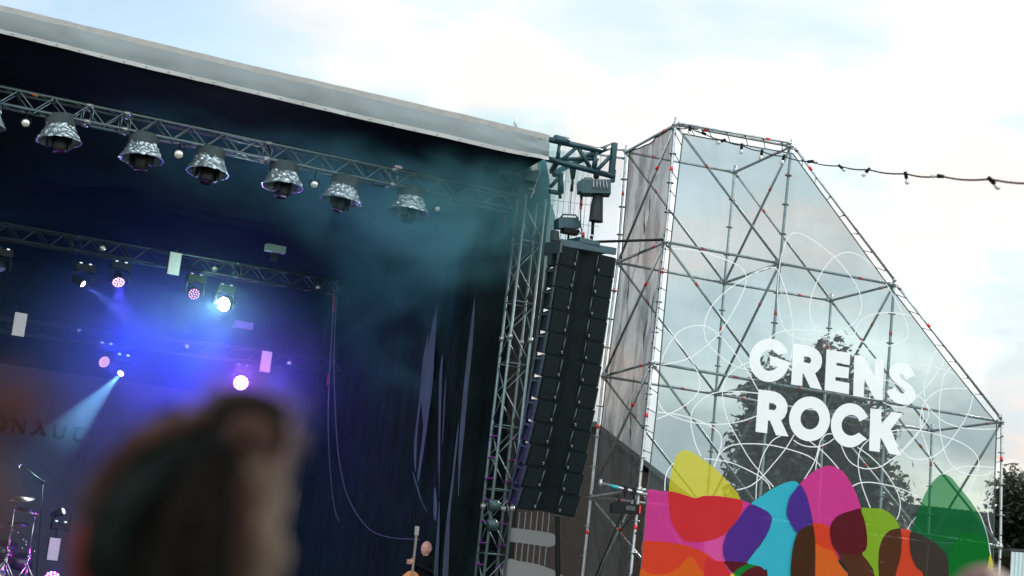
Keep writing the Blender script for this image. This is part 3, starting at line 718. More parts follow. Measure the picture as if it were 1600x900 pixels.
shape(NM, 'magenta', c6, 5, [(650, 188), (700, 130), (770, 75), (830, 47), (880, 38), (950, 60), (1000, 100), (1050, 180), (1095, 270), (1125, 360), (1160, 480), (1175, 600), (1170, 690), (1100, 760), (900, 760), (775, 700), (770, 600), (750, 480), (720, 330), (690, 240)], .08)
shape(NM, 'purple', c6, 5, [(650, 188), (690, 240), (720, 330), (742, 430), (750, 495), (700, 510), (655, 540), (632, 562), (590, 510), (555, 440), (548, 380), (570, 290), (610, 230)], .05)
shape(NM, 'orangered', c6, 5, [(745, 492), (800, 488), (860, 505), (887, 535), (885, 620), (925, 700), (950, 790), (830, 700), (768, 655), (760, 560)], .08, 3)
shape(NM, 'orange', c6, 5, [(768, 655), (830, 680), (905, 705), (950, 790), (1000, 860), (1030, 920), (1040, 1300), (760, 1300), (770, 900)], .06, 3)
shape(NM, 'brown', c6, 5, [(632, 562), (680, 522), (745, 498), (760, 540), (770, 650), (771, 800), (770, 905), (765, 1200), (585, 1200), (578, 900), (585, 780), (600, 660)], .30, 4)
shape(NM, 'maroon', c6, 5, [(885, 560), (895, 495), (935, 438), (1000, 405), (1060, 388), (1128, 378), (1160, 490), (1175, 600), (1170, 690), (1135, 725), (1050, 730), (960, 720), (905, 660)], .05)
shape(NM, 'brown', c7, 5, [(40, 700), (60, 720), (150, 731), (235, 727), (290, 800), (325, 870), (345, 930), (350, 1250), (170, 1250), (130, 890), (80, 790)], .08, 3)
shape(NM, 'lime', c7, 5, [(229, 376), (300, 370), (390, 377), (450, 410), (500, 460), (528, 528), (480, 533), (430, 562), (390, 620), (368, 700), (362, 800), (366, 900), (375, 1250), (352, 1250), (332, 895), (290, 800), (237, 727), (268, 690), (275, 600), (258, 480)], .08, 4)
shape(NM, 'brown', c7, 5, [(540, 532), (480, 535), (430, 562), (390, 620), (368, 700), (362, 800), (366, 900), (375, 1250), (460, 1250), (497, 900), (530, 780), (542, 680), (545, 600)], .10, 4)
shape(NM, 'orangered', c7, 5, [(540, 533), (616, 549), (612, 620), (614, 700), (640, 780), (690, 860), (730, 910), (760, 1250), (460, 1250), (497, 900), (530, 780), (542, 680), (545, 600)], .10, 3)
shape(NM, 'green', c7, 5, [(625, 555), (650, 460), (700, 320), (740, 235), (790, 160), (862, 104), (930, 130), (980, 190), (1040, 260), (1100, 340), (1160, 440), (1200, 540), (1226, 660), (1225, 760), (1200, 850), (1180, 960), (1150, 1250), (900, 1250), (912, 900), (895, 740), (850, 680), (780, 620), (700, 580)], .42, 4)
shape(NM, 'green2', c7, 5, [(1000, 590), (1080, 565), (1160, 580), (1215, 640), (1226, 700), (1222, 770), (1200, 850), (1180, 960), (1150, 1250), (905, 1250), (912, 880), (905, 790), (935, 680)], .25, 4)
shape(NM, 'dark', c7, 5, [(618, 552), (700, 580), (780, 620), (850, 680), (895, 740), (912, 820), (912, 900), (905, 1250), (760, 1250), (720, 905), (660, 830), (620, 740), (608, 650)], .10, 4)
shape(NM, 'yellow', c7, 5, [(1236, 730), (1258, 800), (1255, 880), (1250, 940), (1190, 940), (1210, 850), (1222, 790)], .06, 3)
# thin looping lines
m_line = sheer('ink_white_line', (.74, .77, .79), .12, (1, 1, 1), .08)
def line(o, s, *runs, wd=0.009):
    q = []
    for (o_, s_, pts) in [(o, s, runs[0])] + list(runs[1:]): q += [(o_[0] + x / s_, o_[1] + y / s_) for x, y in pts]
    q = smooth_loop(q, False, 5); layer[0] += 0.25
    w_ = [sf(x, y, FB - .0035 - .0005 * (layer[0] % 7)) for x, y in q]; b = MB(); vs = []
    for i, p in enumerate(w_):
        t_ = (w_[min(i + 1, len(w_) - 1)] - w_[max(0, i - 1)]).normalized(); nn = V((-t_.z, 0, t_.x))
        vs += [p + nn * wd, p - nn * wd]
    b.add(vs, [(2 * i, 2 * i + 1, 2 * i + 3, 2 * i + 2) for i in range(len(w_) - 1)]); b.build('printed_line', m_line, fb)
a8, a1, a2, a3, a4, a5 = (1180, 340), (1000, 380), (1000, 560), (1380, 540), (1240, 640), (1100, 640)
Z = 4.5
line(a8, Z, [(200, 230), (215, 170), (250, 120), (290, 108), (350, 125), (450, 190), (560, 280), (650, 385), (720, 490), (748, 600), (735, 680), (680, 750), (600, 800), (500, 835), (400, 857), (300, 845), (220, 800), (180, 720), (160, 620), (158, 520), (165, 400), (180, 290), (200, 228)])
line(a8, Z, [(960, 900), (1010, 885), (1070, 840), (1070, 760), (1020, 640), (950, 510), (880, 400), (810, 320), (720, 260), (640, 245), (560, 275), (490, 350), (430, 460), (390, 580), (385, 680), (420, 780), (490, 840), (560, 875), (640, 900), (760, 925), (960, 900)])
line(a8, Z, [(60, 885), (95, 855), (150, 815), (230, 790), (350, 787), (470, 800), (600, 820), (700, 850), (800, 895), (860, 950), (880, 985)])
line(a8, Z, [(0, 395), (60, 360), (130, 350), (170, 390), (220, 530), (255, 680), (265, 800), (262, 900), (250, 1000), (220, 1080)])
line(a8, Z, [(1110, 692), (1020, 675), (900, 668), (800, 690), (730, 740), (705, 800), (695, 880), (705, 950)])
line(a1, Z, [(230, 40), (330, 42), (450, 65), (600, 115), (700, 165), (745, 225), (740, 300), (700, 400), (620, 540), (560, 630), (480, 710), (400, 775), (300, 825), (160, 855)])
line(a1, Z, [(900, 178), (820, 200), (700, 270), (580, 360), (500, 450), (460, 540), (450, 620), (480, 710), (560, 790), (660, 860), (760, 890), (850, 920)])
line(a1, Z, [(135, 890), (170, 780), (240, 660), (310, 600), (400, 578), (480, 590), (560, 650), (640, 740), (720, 850), (790, 960), (860, 1090)])
line(a1, Z, [(130, 560), (220, 650), (310, 750), (370, 840)], (a2, Z, [(380, 50), (410, 110), (420, 180), (400, 250), (330, 320), (220, 385), (105, 430)]))
line(a2, Z, [(120, 255), (140, 330), (190, 385), (280, 425), (400, 455), (550, 463), (700, 445), (820, 405)])
line(a2, Z, [(111, 378), (250, 392), (380, 425), (500, 480), (560, 530), (572, 600), (550, 680), (520, 760)])
line(a2, Z, [(830, 245), (720, 235), (580, 232), (470, 265), (390, 335), (360, 400), (365, 500), (390, 600), (430, 690)])
line(a2, Z, [(780, 25), (720, 45), (650, 90), (600, 150), (580, 230), (590, 330), (620, 440), (690, 570), (780, 720), (900, 860), (940, 905)])
line(a2, Z, [(235, 735), (195, 790), (178, 850), (175, 930)])
line(a5, Z, [(75, 400), (90, 350), (130, 290), (200, 250), (320, 240), (460, 248), (600, 280), (720, 320), (790, 365), (820, 400)])
line(a5, Z, [(0, 345), (60, 350), (180, 370), (300, 420), (400, 475), (450, 520), (465, 560)])
line(a5, Z, [(365, 630), (370, 520), (385, 420), (420, 310), (480, 220), (540, 185)])
line(a5, Z, [(230, 565), (320, 540), (400, 480), (480, 390), (570, 280), (635, 175)])
line(a4, Z, [(0, 215), (60, 250), (150, 262), (230, 240), (290, 200)])
line(a4, Z, [(75, 490), (130, 400), (160, 330), (190, 220), (230, 175), (270, 170)])
line(a4, Z, [(155, 425), (165, 350), (185, 260)])
line(a4, Z, [(110, 220), (200, 290), (270, 360), (320, 420)])
line(a4, Z, [(330, 240), (370, 330), (420, 385), (500, 415), (600, 405), (680, 360), (770, 290), (850, 200), (890, 140), (912, 60), (905, 0)])
line(a4, Z, [(530, 210), (475, 270), (455, 350), (460, 440), (490, 560), (540, 690)])
line(a4, Z, [(450, 265), (540, 330), (630, 420), (710, 540), (748, 640), (745, 720), (725, 775)])
line(a4, Z, [(410, 540), (470, 515), (560, 513), (700, 540), (800, 575), (905, 628)])
line(a4, Z, [(800, 845), (825, 800), (860, 755)])
line(a3, Z, [(60, 600), (150, 592), (270, 600), (400, 630), (520, 670), (620, 730), (670, 800), (672, 860), (650, 900)])
line(a3, Z, [(0, 400), (80, 430), (160, 425), (230, 370), (320, 270), (400, 160), (428, 105)])
line(a3, Z, [(375, 30), (330, 130), (290, 280), (300, 400), (320, 460), (300, 540), (200, 660), (100, 770), (0, 840)])
line(a3, Z, [(170, 132), (300, 140), (420, 165), (512, 206)])
line(a3, Z, [(0, 240), (60, 255), (230, 345), (290, 390), (340, 460), (420, 530), (540, 575), (680, 588), (800, 585)])
line(a3, Z, [(592, 302), (480, 300), (380, 320), (300, 390), (265, 480), (265, 580), (300, 690), (350, 830), (400, 900)])
line(a3, Z, [(475, 152), (430, 210), (405, 320), (395, 450), (400, 590), (430, 740), (490, 850), (580, 900), (690, 915), (785, 875)])
line(a3, Z, [(635, 350), (600, 470), (530, 590), (430, 720), (340, 785), (230, 800), (150, 760), (60, 640)])
line(a3, Z, [(400, 915), (460, 880), (540, 855), (640, 848), (790, 857)])
line(c7, 5, [(1150, 0), (1120, 120), (1055, 280), (1110, 340), (1170, 450), (1210, 580), (1240, 740)])
line(c7, 5, [(1264, 267), (1200, 315), (1120, 335), (1085, 335)])
line(c7, 5, [(1266, 200), (1225, 320), (1220, 430), (1240, 530), (1262, 575)])
# the words
m_word = sheer('ink_white_word', (.80, .83, .85), .10, (1, 1, 1), .08, vary=.02)
def letter(pts, holes=()):
    P_ = lambda L_: [sf(x, y, FB - .010) for x, y in L_]
    flat('printed_letter', P_(pts), m_word, fb, [P_(h_) for h_ in holes])
def arc(cx, cy, rx, ry, a0, a1, n=26):
    return [(cx + rx * math.cos(RAD(a0 + (a1 - a0) * i / n)), cy + ry * math.sin(RAD(a0 + (a1 - a0) * i / n))) for i in range(n + 1)]
def sc_(o, s, pts): return [(o[0] + x / s, o[1] + y / s) for x, y in pts]
letter(arc(1202, 563, 31.5, 34, -22, -356) + [(1203, 555.7), (1203, 571), (1216, 573)] + arc(1202.5, 563, 15, 16.5, 42, 332))
g1 = (1160, 520)
letter(smooth_loop(sc_(g1, 10, [(800, 165), (801, 166)]), False, 1)[:1] + sc_(g1, 10, [(1000, 195), (1080, 215), (1140, 245), (1200, 300), (1238, 370), (1247, 450), (1225, 540), (1180, 600), (1135, 630), (1245, 890), (1060, 855), (955, 640), (940, 640), (935, 830), (760, 805)]),
       [sc_(g1, 10, [(960, 368), (1020, 372), (1060, 390), (1075, 430), (1065, 465), (1040, 480), (955, 455)])])
letter([(1291.5, 546), (1329, 552), (1327.5, 570.5), (1307, 566.5), (1306.5, 571), (1327, 574.5), (1325.5, 591.5), (1305.5, 589), (1305, 594.5), (1327, 598.5), (1326.5, 616), (1288.5, 609.5)])
letter([(1335, 554.5), (1351, 557.5), (1366.7, 588), (1367.5, 560.3), (1381.5, 562.5), (1379, 625.4), (1366.7, 624), (1351, 592), (1349.5, 620.5), (1333, 618)])
g2 = (1290, 530)
letter(sc_(g2, 10, [(1400, 565), (1340, 450), (1280, 390), (1190, 365), (1100, 370), (1020, 420), (990, 490), (1000, 570), (1040, 640), (1110, 690), (1180, 740), (1235, 800), (1240, 830), (1210, 850), (1150, 835), (1110, 800), (1090, 750), (950, 815), (1010, 925), (1110, 998), (1230, 1027), (1345, 1000), (1408, 910), (1405, 850), (1380, 780), (1340, 730), (1280, 680), (1190, 620), (1155, 585), (1150, 555), (1180, 540), (1220, 560), (1260, 630)]))
g3 = (1170, 600)
letter(sc_(g3, 10, [(150, 85), (330, 105), (420, 122), (500, 165), (570, 240), (605, 330), (600, 430), (560, 520), (505, 570), (620, 820), (425, 800), (330, 570), (300, 570), (285, 770), (105, 745)]), [sc_(g3, 10, [(320, 290), (390, 300), (430, 340), (430, 380), (400, 410), (312, 400)])])
letter(arc(1265, 654.5, 32, 35, 0, 350, 36), [arc(1265.5, 654.5, 14.7, 16.5, 0, 350, 30)])
g4 = (1280, 630)
letter(sc_(g4, 10, [(770, 215)]) + arc(1328, 664.5, 29.8, 34.6, -33, -314) + sc_(g4, 10, [(750, 565), (620, 460)]) + arc(1330, 664.5, 15, 16.3, 52, 322)[1:-1] + sc_(g4, 10, [(630, 285)]))
letter(sc_(g4, 10, [(800, 80), (970, 100), (975, 320), (1130, 135), (1305, 160), (1120, 410), (1280, 820), (1095, 790), (960, 530), (945, 765), (780, 740)]))

# ------------------------------------------------------------------ crumpled side banner and stage-side banner
m_mesh2 = sheer('dark_mesh_banner', (0.085, 0.09, 0.095), 0.36, (.95, .93, .92), .3, vary=.03, fold=.19)
sbn = thing('mesh_banner', V((AX, AY + 1, 0.1)), 'crumpled plain dark mesh banner on the left side face of the scaffold', 'banner')
sbx = [ (k, node(0, 0, k), node(0, 1, k)) for k in range(0, 6)]
def sidefn(s, t_):
    x = t_ * 5; k = min(4, int(x)); f_ = x - k
    a = sbx[k][1].lerp(sbx[k + 1][1], f_); c_ = sbx[k][2].lerp(sbx[k + 1][2], f_)
    p = a.lerp(c_, .06 + .90 * s)
    if t_ < .02: p.z -= .02
    z_ = p.z
    fold = .12 * noise.noise(V((s * 3 + z_ * .55, z_ * .35, 0))) + .05 * noise.noise(V((s * 9 - z_ * 2.4, z_ * .9 + s * 2, 4))) + .012 * noise.noise(V((s * 22 + z_ * 3, z_ * 3, 9)))
    env = min(1, 6 * s * (1 - s) + .1)
    return p + V((.03 + fold * env * 1.2, 0, 0))
b = MB(); b.grid(sidefn, 46, 150); b.build('mesh_sheet', m_mesh2, sbn)
b = MB(); b.tube([sidefn(0, i / 60) for i in range(61)], .010, 5); b.tube([sidefn(1, i / 60) for i in range(61)], .010, 5); b.tube([sidefn(i / 10, 0) for i in range(11)], .012, 5); b.build('hem_cord', MATS['dark_hem'], sbn)
for i in range(22):
    t_ = .01 + i * .045; p = sidefn(0, t_); x = t_ * 5; k = min(4, int(x)); a = sbx[k][1].lerp(sbx[k + 1][1], x - k)
    b = MB(); b.tube([a + V((-.03, 0, 0)), p], .007, 4); b.ball(a + V((-.03, 0, .01)), .014, n=6, k=4); b.build('tie', m_rubber, sbn)

stb = thing('mesh_banner', sf(890, 890, 2.2), 'pale mesh banner beside the stage printed with a grey rounded bar and fine lines', 'banner')
m_mesh3 = sheer('pale_mesh_banner', (0.10, 0.095, 0.095), 0.78, (1, 1, 1), .4)
g = [(800, 232), (905, 238), (975, 246), (955, 449), (939.4, 582), (921, 790), (908, 915), (905, 1010), (770, 1010), (790, 800)]
D3 = 2.3
flat('mesh_sheet', [sf(x, y, D3) for x, y in g], m_mesh3, stb)
m_pr = sheer('ink_grey_print', (.30, .31, .315), .10, (1, 1, 1), .1)
g = arc(858, 842, 12, 12, -80, 100, 12)
flat('printed_bar', [sf(x, y, D3 - .004) for x, y in [(795, 824), (840, 829.5)] + arc(857.5, 843.5, 12.5, 11, -80, 95, 12) + [(830, 850.5), (795, 846)]], m_pr, stb)
flat('printed_bar', [sf(x, y, D3 - .004) for x, y in smooth_loop([(790, 874.5), (810, 876.5), (830, 879.5), (850, 885), (870, 893), (880, 900), (890, 912), (790, 912)], True, 2)], m_pr, stb)
b = MB()
for i in range(6):
    x0 = 812.3 + 9.3 * i; q = [sf(x0, 800, D3 - .003), sf(x0 - 7.4 - .1 * i, 877 + 1.4 * i, D3 - .003)]
    b.add([q[0] - V((.008, 0, 0)), q[0] + V((.008, 0, 0)), q[1] + V((.008, 0, 0)), q[1] - V((.008, 0, 0))], [(0, 1, 2, 3)])
b.build('printed_lines', m_pr, stb)
# clamped wire-grid panel glimpsed behind that banner
gp = thing('wire_fence', sf(890, 300, 4), 'fine pale wire grid seen behind the rigging arm', 'fence')
b = MB(); m_wire = mat('pale_wire', (.30, .36, .38), .5, .5)
for i in range(9):
    x = 868 + i * 8.5; b.tube([sf(x + 4, 235, 4), sf(x - 12, 395, 4)], .006, 4)
for i in range(5):
    y = 250 + i * 32; b.tube([sf(858, y - 2, 4), sf(935, y + 8, 4)], .006, 4)
b.build('wire_panel', m_wire, gp)

# ------------------------------------------------------------------ floodlight on a bracket at the near scaffold leg
fl = thing('floodlight', sf(978, 793, -.1), 'small black floodlight clamped to a short tube on the nearest scaffold leg', 'floodlight')
p0, p1 = sf(1011, 773, -.09), sf(938, 755, .10)
b = MB(); b.tube([p0, p1], .026, 10); b.tube([p1 - V((0, 0, .05)), p1 + V((0, 0, .06))], .03, 8); b.build('support_tube', m_steel, fl)
MB().tube([p0.lerp(p1, .62), p0.lerp(p1, .80)], .0285, 10).build('tube_marking', mat('teal_marking', (.02, .35, .42), .5), fl)
for f_ in (.28, .47):
    q = p0.lerp(p1, f_); MB().box(q, (.06, .08, .10)).tube([q, q - V((0, 0, .12))], .012, 6).build('clamp', m_black, fl)
b = MB(); 
for x in (967, 991): b.tube([sf(x, 773, -.1), sf(x, 786, -.1)], .012, 6)
b.build('yoke', m_black, fl)
b = MB(); b.prism([sf(x, y, -.16) for x, y in ((958, 786), (960, 784), (998, 788), (1000, 790), (999, 803), (997, 804), (959, 801), (957, 799))], V((0, .12, 0))); b.build('lamp_body', m_black, fl)
MB().box(sf(985, 794, -.17), (.16, .01, .07)).build('nameplate', mat('grey_plate', (.025, .03, .033), .5), fl)
MB().box(sf(999.5, 796, -.17), (.02, .03, .12)).build('side_stripe', m_red, fl)
MB().tube([sf(x, y, -.1) for x, y in smooth_loop([(973, 803), (971, 815), (972, 823), (978, 820), (984, 812), (988, 808), (980, 815), (970, 830), (966, 840)], False, 4)], .008, 5).build('power_lead', m_rubber, fl)
MB().tube([sf(970, 806, -.1), sf(925, 915, .6)], .012, 6).build('safety_line', m_rubber, fl)

# ------------------------------------------------------------------ festoon string
fs = thing('festoon_string', sf(1060, 205, -.12), 'black festoon cable with small clear bulbs along the scaffold top', 'string lights')
pp = [(1058, 200), (1078, 199), (1100.6, 209), (1131, 219), (1159, 227), (1190.6, 236.5), (1225, 244.5), (1264.6, 252.5), (1312, 259.5), (1357, 265), (1415, 271.5), (1471, 275.5), (1547, 280), (1640, 285), (1900, 280)]
zz_ = [26, 26, 26, 26.1, 26.3, 26.6, 26.9, 25.5, 22.5, 20, 17.5, 15.5, 13.5, 12, 9]
pz = [at(x, y, q) if i >= 7 else sf(x, y, -.14) for i, ((x, y), q) in enumerate(zip(pp, zz_))]
b = MB(); cab_ = []
for a, e_ in zip(pz, pz[1:]):
    for k in range(6): q = a.lerp(e_, k / 6); cab_.append(q - EZ * .02 * math.sin(math.pi * k / 6))
b.tube(cab_, .009, 6); b.build('cable', m_rubber, fs)
bulb = mat('clear_bulb', (.85, .87, .85), .08, 0, 0, trans=.8)
dirs = [V((.0, 0, -1)), V((-.9, -.3, .1)), V((-.8, 0, -.5)), V((0, 0, -1)), V((-.1, 0, -1)), V((-.25, 0, -1)), V((.8, 0, .2)), V((.8, .2, -.3)), V((-.6, .1, -.8)), V((.3, 0, -1)), V((-.9, 0, -.1)), V((.6, 0, -.4))]
for i, p in enumerate(pz[1:13]):
    dr = dirs[i].normalized(); m3 = frame(dr)
    s_ = .78 if i >= 7 else 1
    b = MB(); b.lathe([(0, .03), (.022, .03), (.024, 0), (.026, -.05), (.022, -.07), (0, -.07)], p, m3 * s_, 10); so = b.build('bulb_socket', m_rubber, fs)
    b = MB(); b.lathe([(.016, -.07), (.030, -.095), (.033, -.115), (.026, -.14), (0, -.152)], p, m3 * s_, 12); b.build('bulb', bulb, so)

# ------------------------------------------------------------------ hanging foil-hooded spotlights on the front truss
m_foil = mat('crumpled_silver_foil', (.50, .60, .65), .34, .85, .1, 8, .6, 22)
m_cloth = mat('dark_grey_cloth', (.05, .075, .085), .85, 0, .2, 8, .4, 30)
m_head = mat('moving_head_black', (.008, .012, .014), .5, 0, .2, spec=.25)
def foil_light(px, py, s_, lab, rz=0.0):
    """px,py: middle of the hood's lower rim"""
    p = sg(px, py, .13)
    t = thing('foil_hooded_spotlight', p, lab, 'spotlight', 'foil hooded spotlights under the front truss')
    rim, top_ = .345 * s_, .215 * s_; hgt = .27 * s_
    se = random.random() * 50
    def hood(s2, t2):
        a = s2 * 2 * math.pi; r = top_ + (rim - top_) * (t2 ** 1.25) + .028 * noise.noise(V((math.cos(a) * 4 + se, math.sin(a) * 4, t2 * 5))) + .02 * noise.noise(V((math.cos(a) * 11 + se, math.sin(a) * 11, t2 * 9)))
        return V((r * math.cos(a), r * math.sin(a), hgt * (1 - t2)))
    b = MB(); b.grid(hood, 72, 14, False)
    b.grid(lambda s2, t2: hood(s2, 1) * (1 - .05 * t2) + V((0, 0, .005)), 72, 1)
    for v in range(0): pass
    b.build('foil_hood', m_foil, t, local=True)
    b = MB(); b.grid(lambda s2, t2: V(((top_ + .02 + .014 * noise.noise(V((s2 * 12 + se, t2 * 3, 0))) - .015 * t2) * math.cos(s2 * 6.2832), (top_ + .02) * math.sin(s2 * 6.2832), hgt + .17 * s_ * (1 - t2) - .03 + .02 * noise.noise(V((s2 * 6, se, 1))))), 30, 5)
    b.add([(top_ * math.cos(k * .5236), top_ * math.sin(k * .5236), hgt + .13 * s_) for k in range(12)], [tuple(range(12))]); b.build('cloth_collar', m_cloth, t, local=True)
    b = MB(); 
    for k in (-1, 1): b.box((k * .16 * s_, 0, .04), (.05, .12, .28))
    b.box((0, 0, .17), (.36 * s_, .14, .06)); b.build('yoke', m_head, t, local=True)
    b = MB(); b.lathe([(0, .13), (.10, .12), (.125, .04), (.125, -.06), (.11, -.13), (.09, -.15), (.085, -.14), (0, -.135)], (0, 0, -.02), None, 18); hd = b.build('lamp_head', m_head, t, local=True)
    hd.rotation_euler = (random.uniform(-.15, .15), random.uniform(-.15, .15), 0)
    b = MB(); b.tube([(0, -.0, hgt + .12), (0, 0, hgt + .22)], .03, 6); b.build('truss_clamp', m_head, t, local=True)
    t.rotation_euler = (random.uniform(-.07, .07), random.uniform(-.07, .07), rz)
    return t
labs = ['foil hooded spotlight cut off by the left picture edge', 'foil hooded spotlight second from the left, below the first truss joint', 'foil hooded spotlight third from the left, between two small round lamps', 'foil hooded spotlight fourth from the left, in the middle of its row',
        'foil hooded spotlight third from the right end of the row', 'foil hooded spotlight second from the right end of the row', 'foil hooded spotlight nearest the truss tower, last of the row']
for (px, py), lb in zip([(-28, 196), (92, 222), (221, 250), (324, 271), (441, 293), (532, 315), (638, 332)], labs):
    foil_light(px, py, 1.0, lb, random.uniform(0, 6))
# small round lamps
m_lens = mat('lamp_lens', (.75, .74, .70), .25, .55, .15, 20)
def round_lamp(px, py, d, r, lab, up=.2, grp='small round lamps on the trusses'):
    p = sg(px, py, d); t = thing('round_lamp', p, lab, 'lamp', grp)
    to = (CAM - p).normalized()
    m3 = frame(to)
    b = MB(); b.lathe([(0, r * 1.2), (r * .8, r * 1.1), (r * 1.15, r * .2), (r * 1.15, -r * .2), (r * .95, -r * .25)], p, m3, 16); b.build('housing', m_head, t)
    b = MB(); b.lathe([(r * .98, -r * .12), (r * .85, -r * .3), (r * .5, -r * .42), (0, -r * .47)], p, m3, 16); b.build('lens', m_lens, t)
    b = MB(); b.tube([p + V((0, 0, r)), p + V((0, 0, r + up))], .012, 5); b.tube([p + RT * r * 1.3, p + RT * r * 1.3 + V((0, 0, r)), p - RT * r * 1.3 + V((0, 0, r)), p - RT * r * 1.3], .008, 5); b.build('bracket', m_head, t)
for (x, y, d, r, lb) in ((40, 192, .13, .065, 'small round lamp left of the second foil hooded spotlight'), (279, 241, .13, .075, 'small round lamp between the third and fourth foil hoods'),
                         (491, 288, .13, .065, 'small round lamp between the fifth and sixth foil hoods'), (683, 327, .13, .055, 'small round lamp right of the last foil hood'),
                         (160, 388, 5.1, .06, 'small round lamp above the upper left violet wash light'), (335, 421, 5.1, .06, 'small round lamp right of the tall white panel on the middle truss'),
                         (497, 450, 5.1, .055, 'small round lamp at the right end of the middle truss'), (124, 516, 7.7, .05, 'small round lamp above the lower left pink wash light'),
                         (292, 541, 7.7, .05, 'small round lamp in the middle of the back truss'), (452, 568, 7.7, .055, 'small round lamp right of the right-hand white panel')):
    round_lamp(x, y, d, r, lb)
# small metal fittings that catch the light on the trusses
# ------------------------------------------------------------------ moving lights of the stage
def spot(name, loc, aim, power, col, size, blend=.35, soft=.05):
    l_ = bpy.data.lights.new(name, 'SPOT'); l_.energy = power; l_.color = col; l_.spot_size = RAD(size); l_.spot_blend = blend; l_.shadow_soft_size = soft
    o_ = bpy.data.objects.new(name, l_); COL.objects.link(o_); o_.location = loc; o_.rotation_euler = frame(aim).to_euler()
    return o_
def glow_mat(name, col, st): return mat(name, (.02, .02, .02), .4, 0, 0, emit=col, es=st)
def moving_head(px, py, d, aim2d, lab, kind, col, est, power, scol, size, r=.09, aimd=0.0, rest=.28):
    """aim2d: direction the lamp points in the picture plane; aimd: towards the audience"""
    p = sg(px, py, d)
    aim = (EX * aim2d[0] - EZ * aim2d[1] - ED * aimd).normalized()
    t = thing('moving_light', p, lab, 'stage light', 'moving stage lights')
    m3 = frame(aim)
    b = MB(); b.box(p + V((0, 0, rest)), (.34, .24, .12), RZ); b.build('base', m_head, t)
    b = MB()
    for k in (-1, 1): b.tube([p + EX * k * .05 + V((0, 0, rest - .05)), p + EX * k * .16 + V((0, 0, rest - .09)), p + EX * k * .17 + V((0, 0, -.02))], .022, 6)
    b.build('yoke', m_head, t)
    b = MB(); b.lathe([(0, .24), (r * .8, .22), (r * 1.1, .10), (r * 1.15, 0), (r * 1.02, -.012)], p, m3, 18); b.build('lamp_head', m_head, t)
    if kind == 'wash':
        gm = glow_mat('led_' + name_of(col), col, est); ln = MB(); q = [(0, 0)] + [(.5, k * 60) for k in range(6)] + [(.9, 15 + k * 30) for k in range(12)]
        for rr, a in q:
            ln.ball(p + m3 @ V((rr * r * math.cos(RAD(a)), rr * r * math.sin(RAD(a)), -.022)), (r * .155, r * .155, r * .12), m3, 8, 5)
        ln.build('led_cluster', gm, t)
        MB().lathe([(r, -.012), (0, -.008)], p, m3, 18).build('front_plate', m_head, t)
    else:
        b = MB(); b.lathe([(r * .98, -.012), (r * .7, -.028), (0, -.04)], p, m3, 16); b.build('lens', glow_mat('lens_' + name_of(col), col, est), t)
    # clamps gleaming on top
    b = MB()
    for k in (-1, 1): b.box(p + EX * k * .085 + V((0, 0, rest + .085)), (.05, .03, .03), RZ)
    b.build_each('truss_clamp', mat('bright_clamp', (.7, .75, .78), .2, .9, 0), t)
    if power: spot('beam_lamp', p + aim * .06, aim, power, scol, size, soft=r * .6).parent = None
    return t
def name_of(c_): return '_'.join(str(int(100 * x)) for x in c_)
heads = [
 (185, 440, 4.9, (.05, 1), 'lit violet wash light with a round cluster of small lenses, upper left', 'wash', (1, .55, 1.0), 2.6, 500, (.22, .12, 1), 36, .105, .9),
 (129, 443, 4.9, (1, .62), 'narrow white-blue beam light pointing down to the right, upper left', 'beam', (.85, .8, 1), 14, 500, (.30, .35, 1), 20, .06, .5),
 (303, 459, 4.9, (.0, .6), 'dim violet wash light left of the blazing white lamp', 'wash', (.9, .28, .9), 1.3, 0, (1, 1, 1), 30, .10, 1.2),
 (350, 475, 4.9, (-.75, .35), 'blazing white beam light in the middle of the stage', 'beam', (1, 1, .92), 60, 420, (.50, 1, .95), 42, .13, .8),
 (162, 565, 7.5, (.5, .5), 'lit pink wash light with round lens cluster, lower left', 'wash', (1, .5, .85), 2.4, 250, (.2, .10, 1), 40, .105, 1.2),
 (189, 583, 7.5, (-.72, 1), 'pale green-white beam light pointing down to the left, lower left', 'beam', (.9, 1, 1), 16, 3000, (.55, 1, .95), 21, .06, .8),
 (376, 598, 7.5, (.0, .3), 'blazing magenta wash light right behind the hair bun', 'wash', (1, .40, 1), 40, 60, (.65, .12, 1), 90, .14, 1.2),
 (98, 799, 7.5, (1, -.55), 'small pale beam light low at the left pointing up to the right', 'beam', (.8, .85, 1), 8, 200, (.3, .4, 1), 22, .06, .4),
 (82, 905, 6.5, (.1, -.4), 'magenta glowing wash light at the bottom left on the deck', 'wash', (1, .1, 1), 20, 250, (.9, .1, 1), 80, .14, .8),
 (0, 420, 4.9, (.2, 1), 'unlit moving light cut by the left picture edge', 'beam', (.2, .3, .6), .2, 0, (1, 1, 1), 20, .09, .3),
]
for h_ in heads:
    moving_head(h_[0], h_[1], h_[2], h_[3], h_[4], h_[5], h_[6], h_[7], h_[8], h_[9], h_[10], h_[11], h_[12], rest=(-.28 if h_[1] > 700 else .28))
# added blue spots with no fixture, to colour the back drape and haze
spot('blue_fill', sg(376, 590, 7.0), ED * 1 - EX * .25 - EZ * .1, 60, (.0, .05, 1), 130, .9, .15)
spot('blue_fill', sg(180, 545, 7.0), ED * 1 + EX * .2 - EZ * .2, 30, (.0, .03, 1), 120, .9, .15)
spot('blue_fill', sg(330, 480, 4.9), ED * .8 - EZ * .6 + EX * .05, 30, (.0, .12, 1), 90, .8, .15)
# extra point lights, no fixture of their own, added so the haze glows


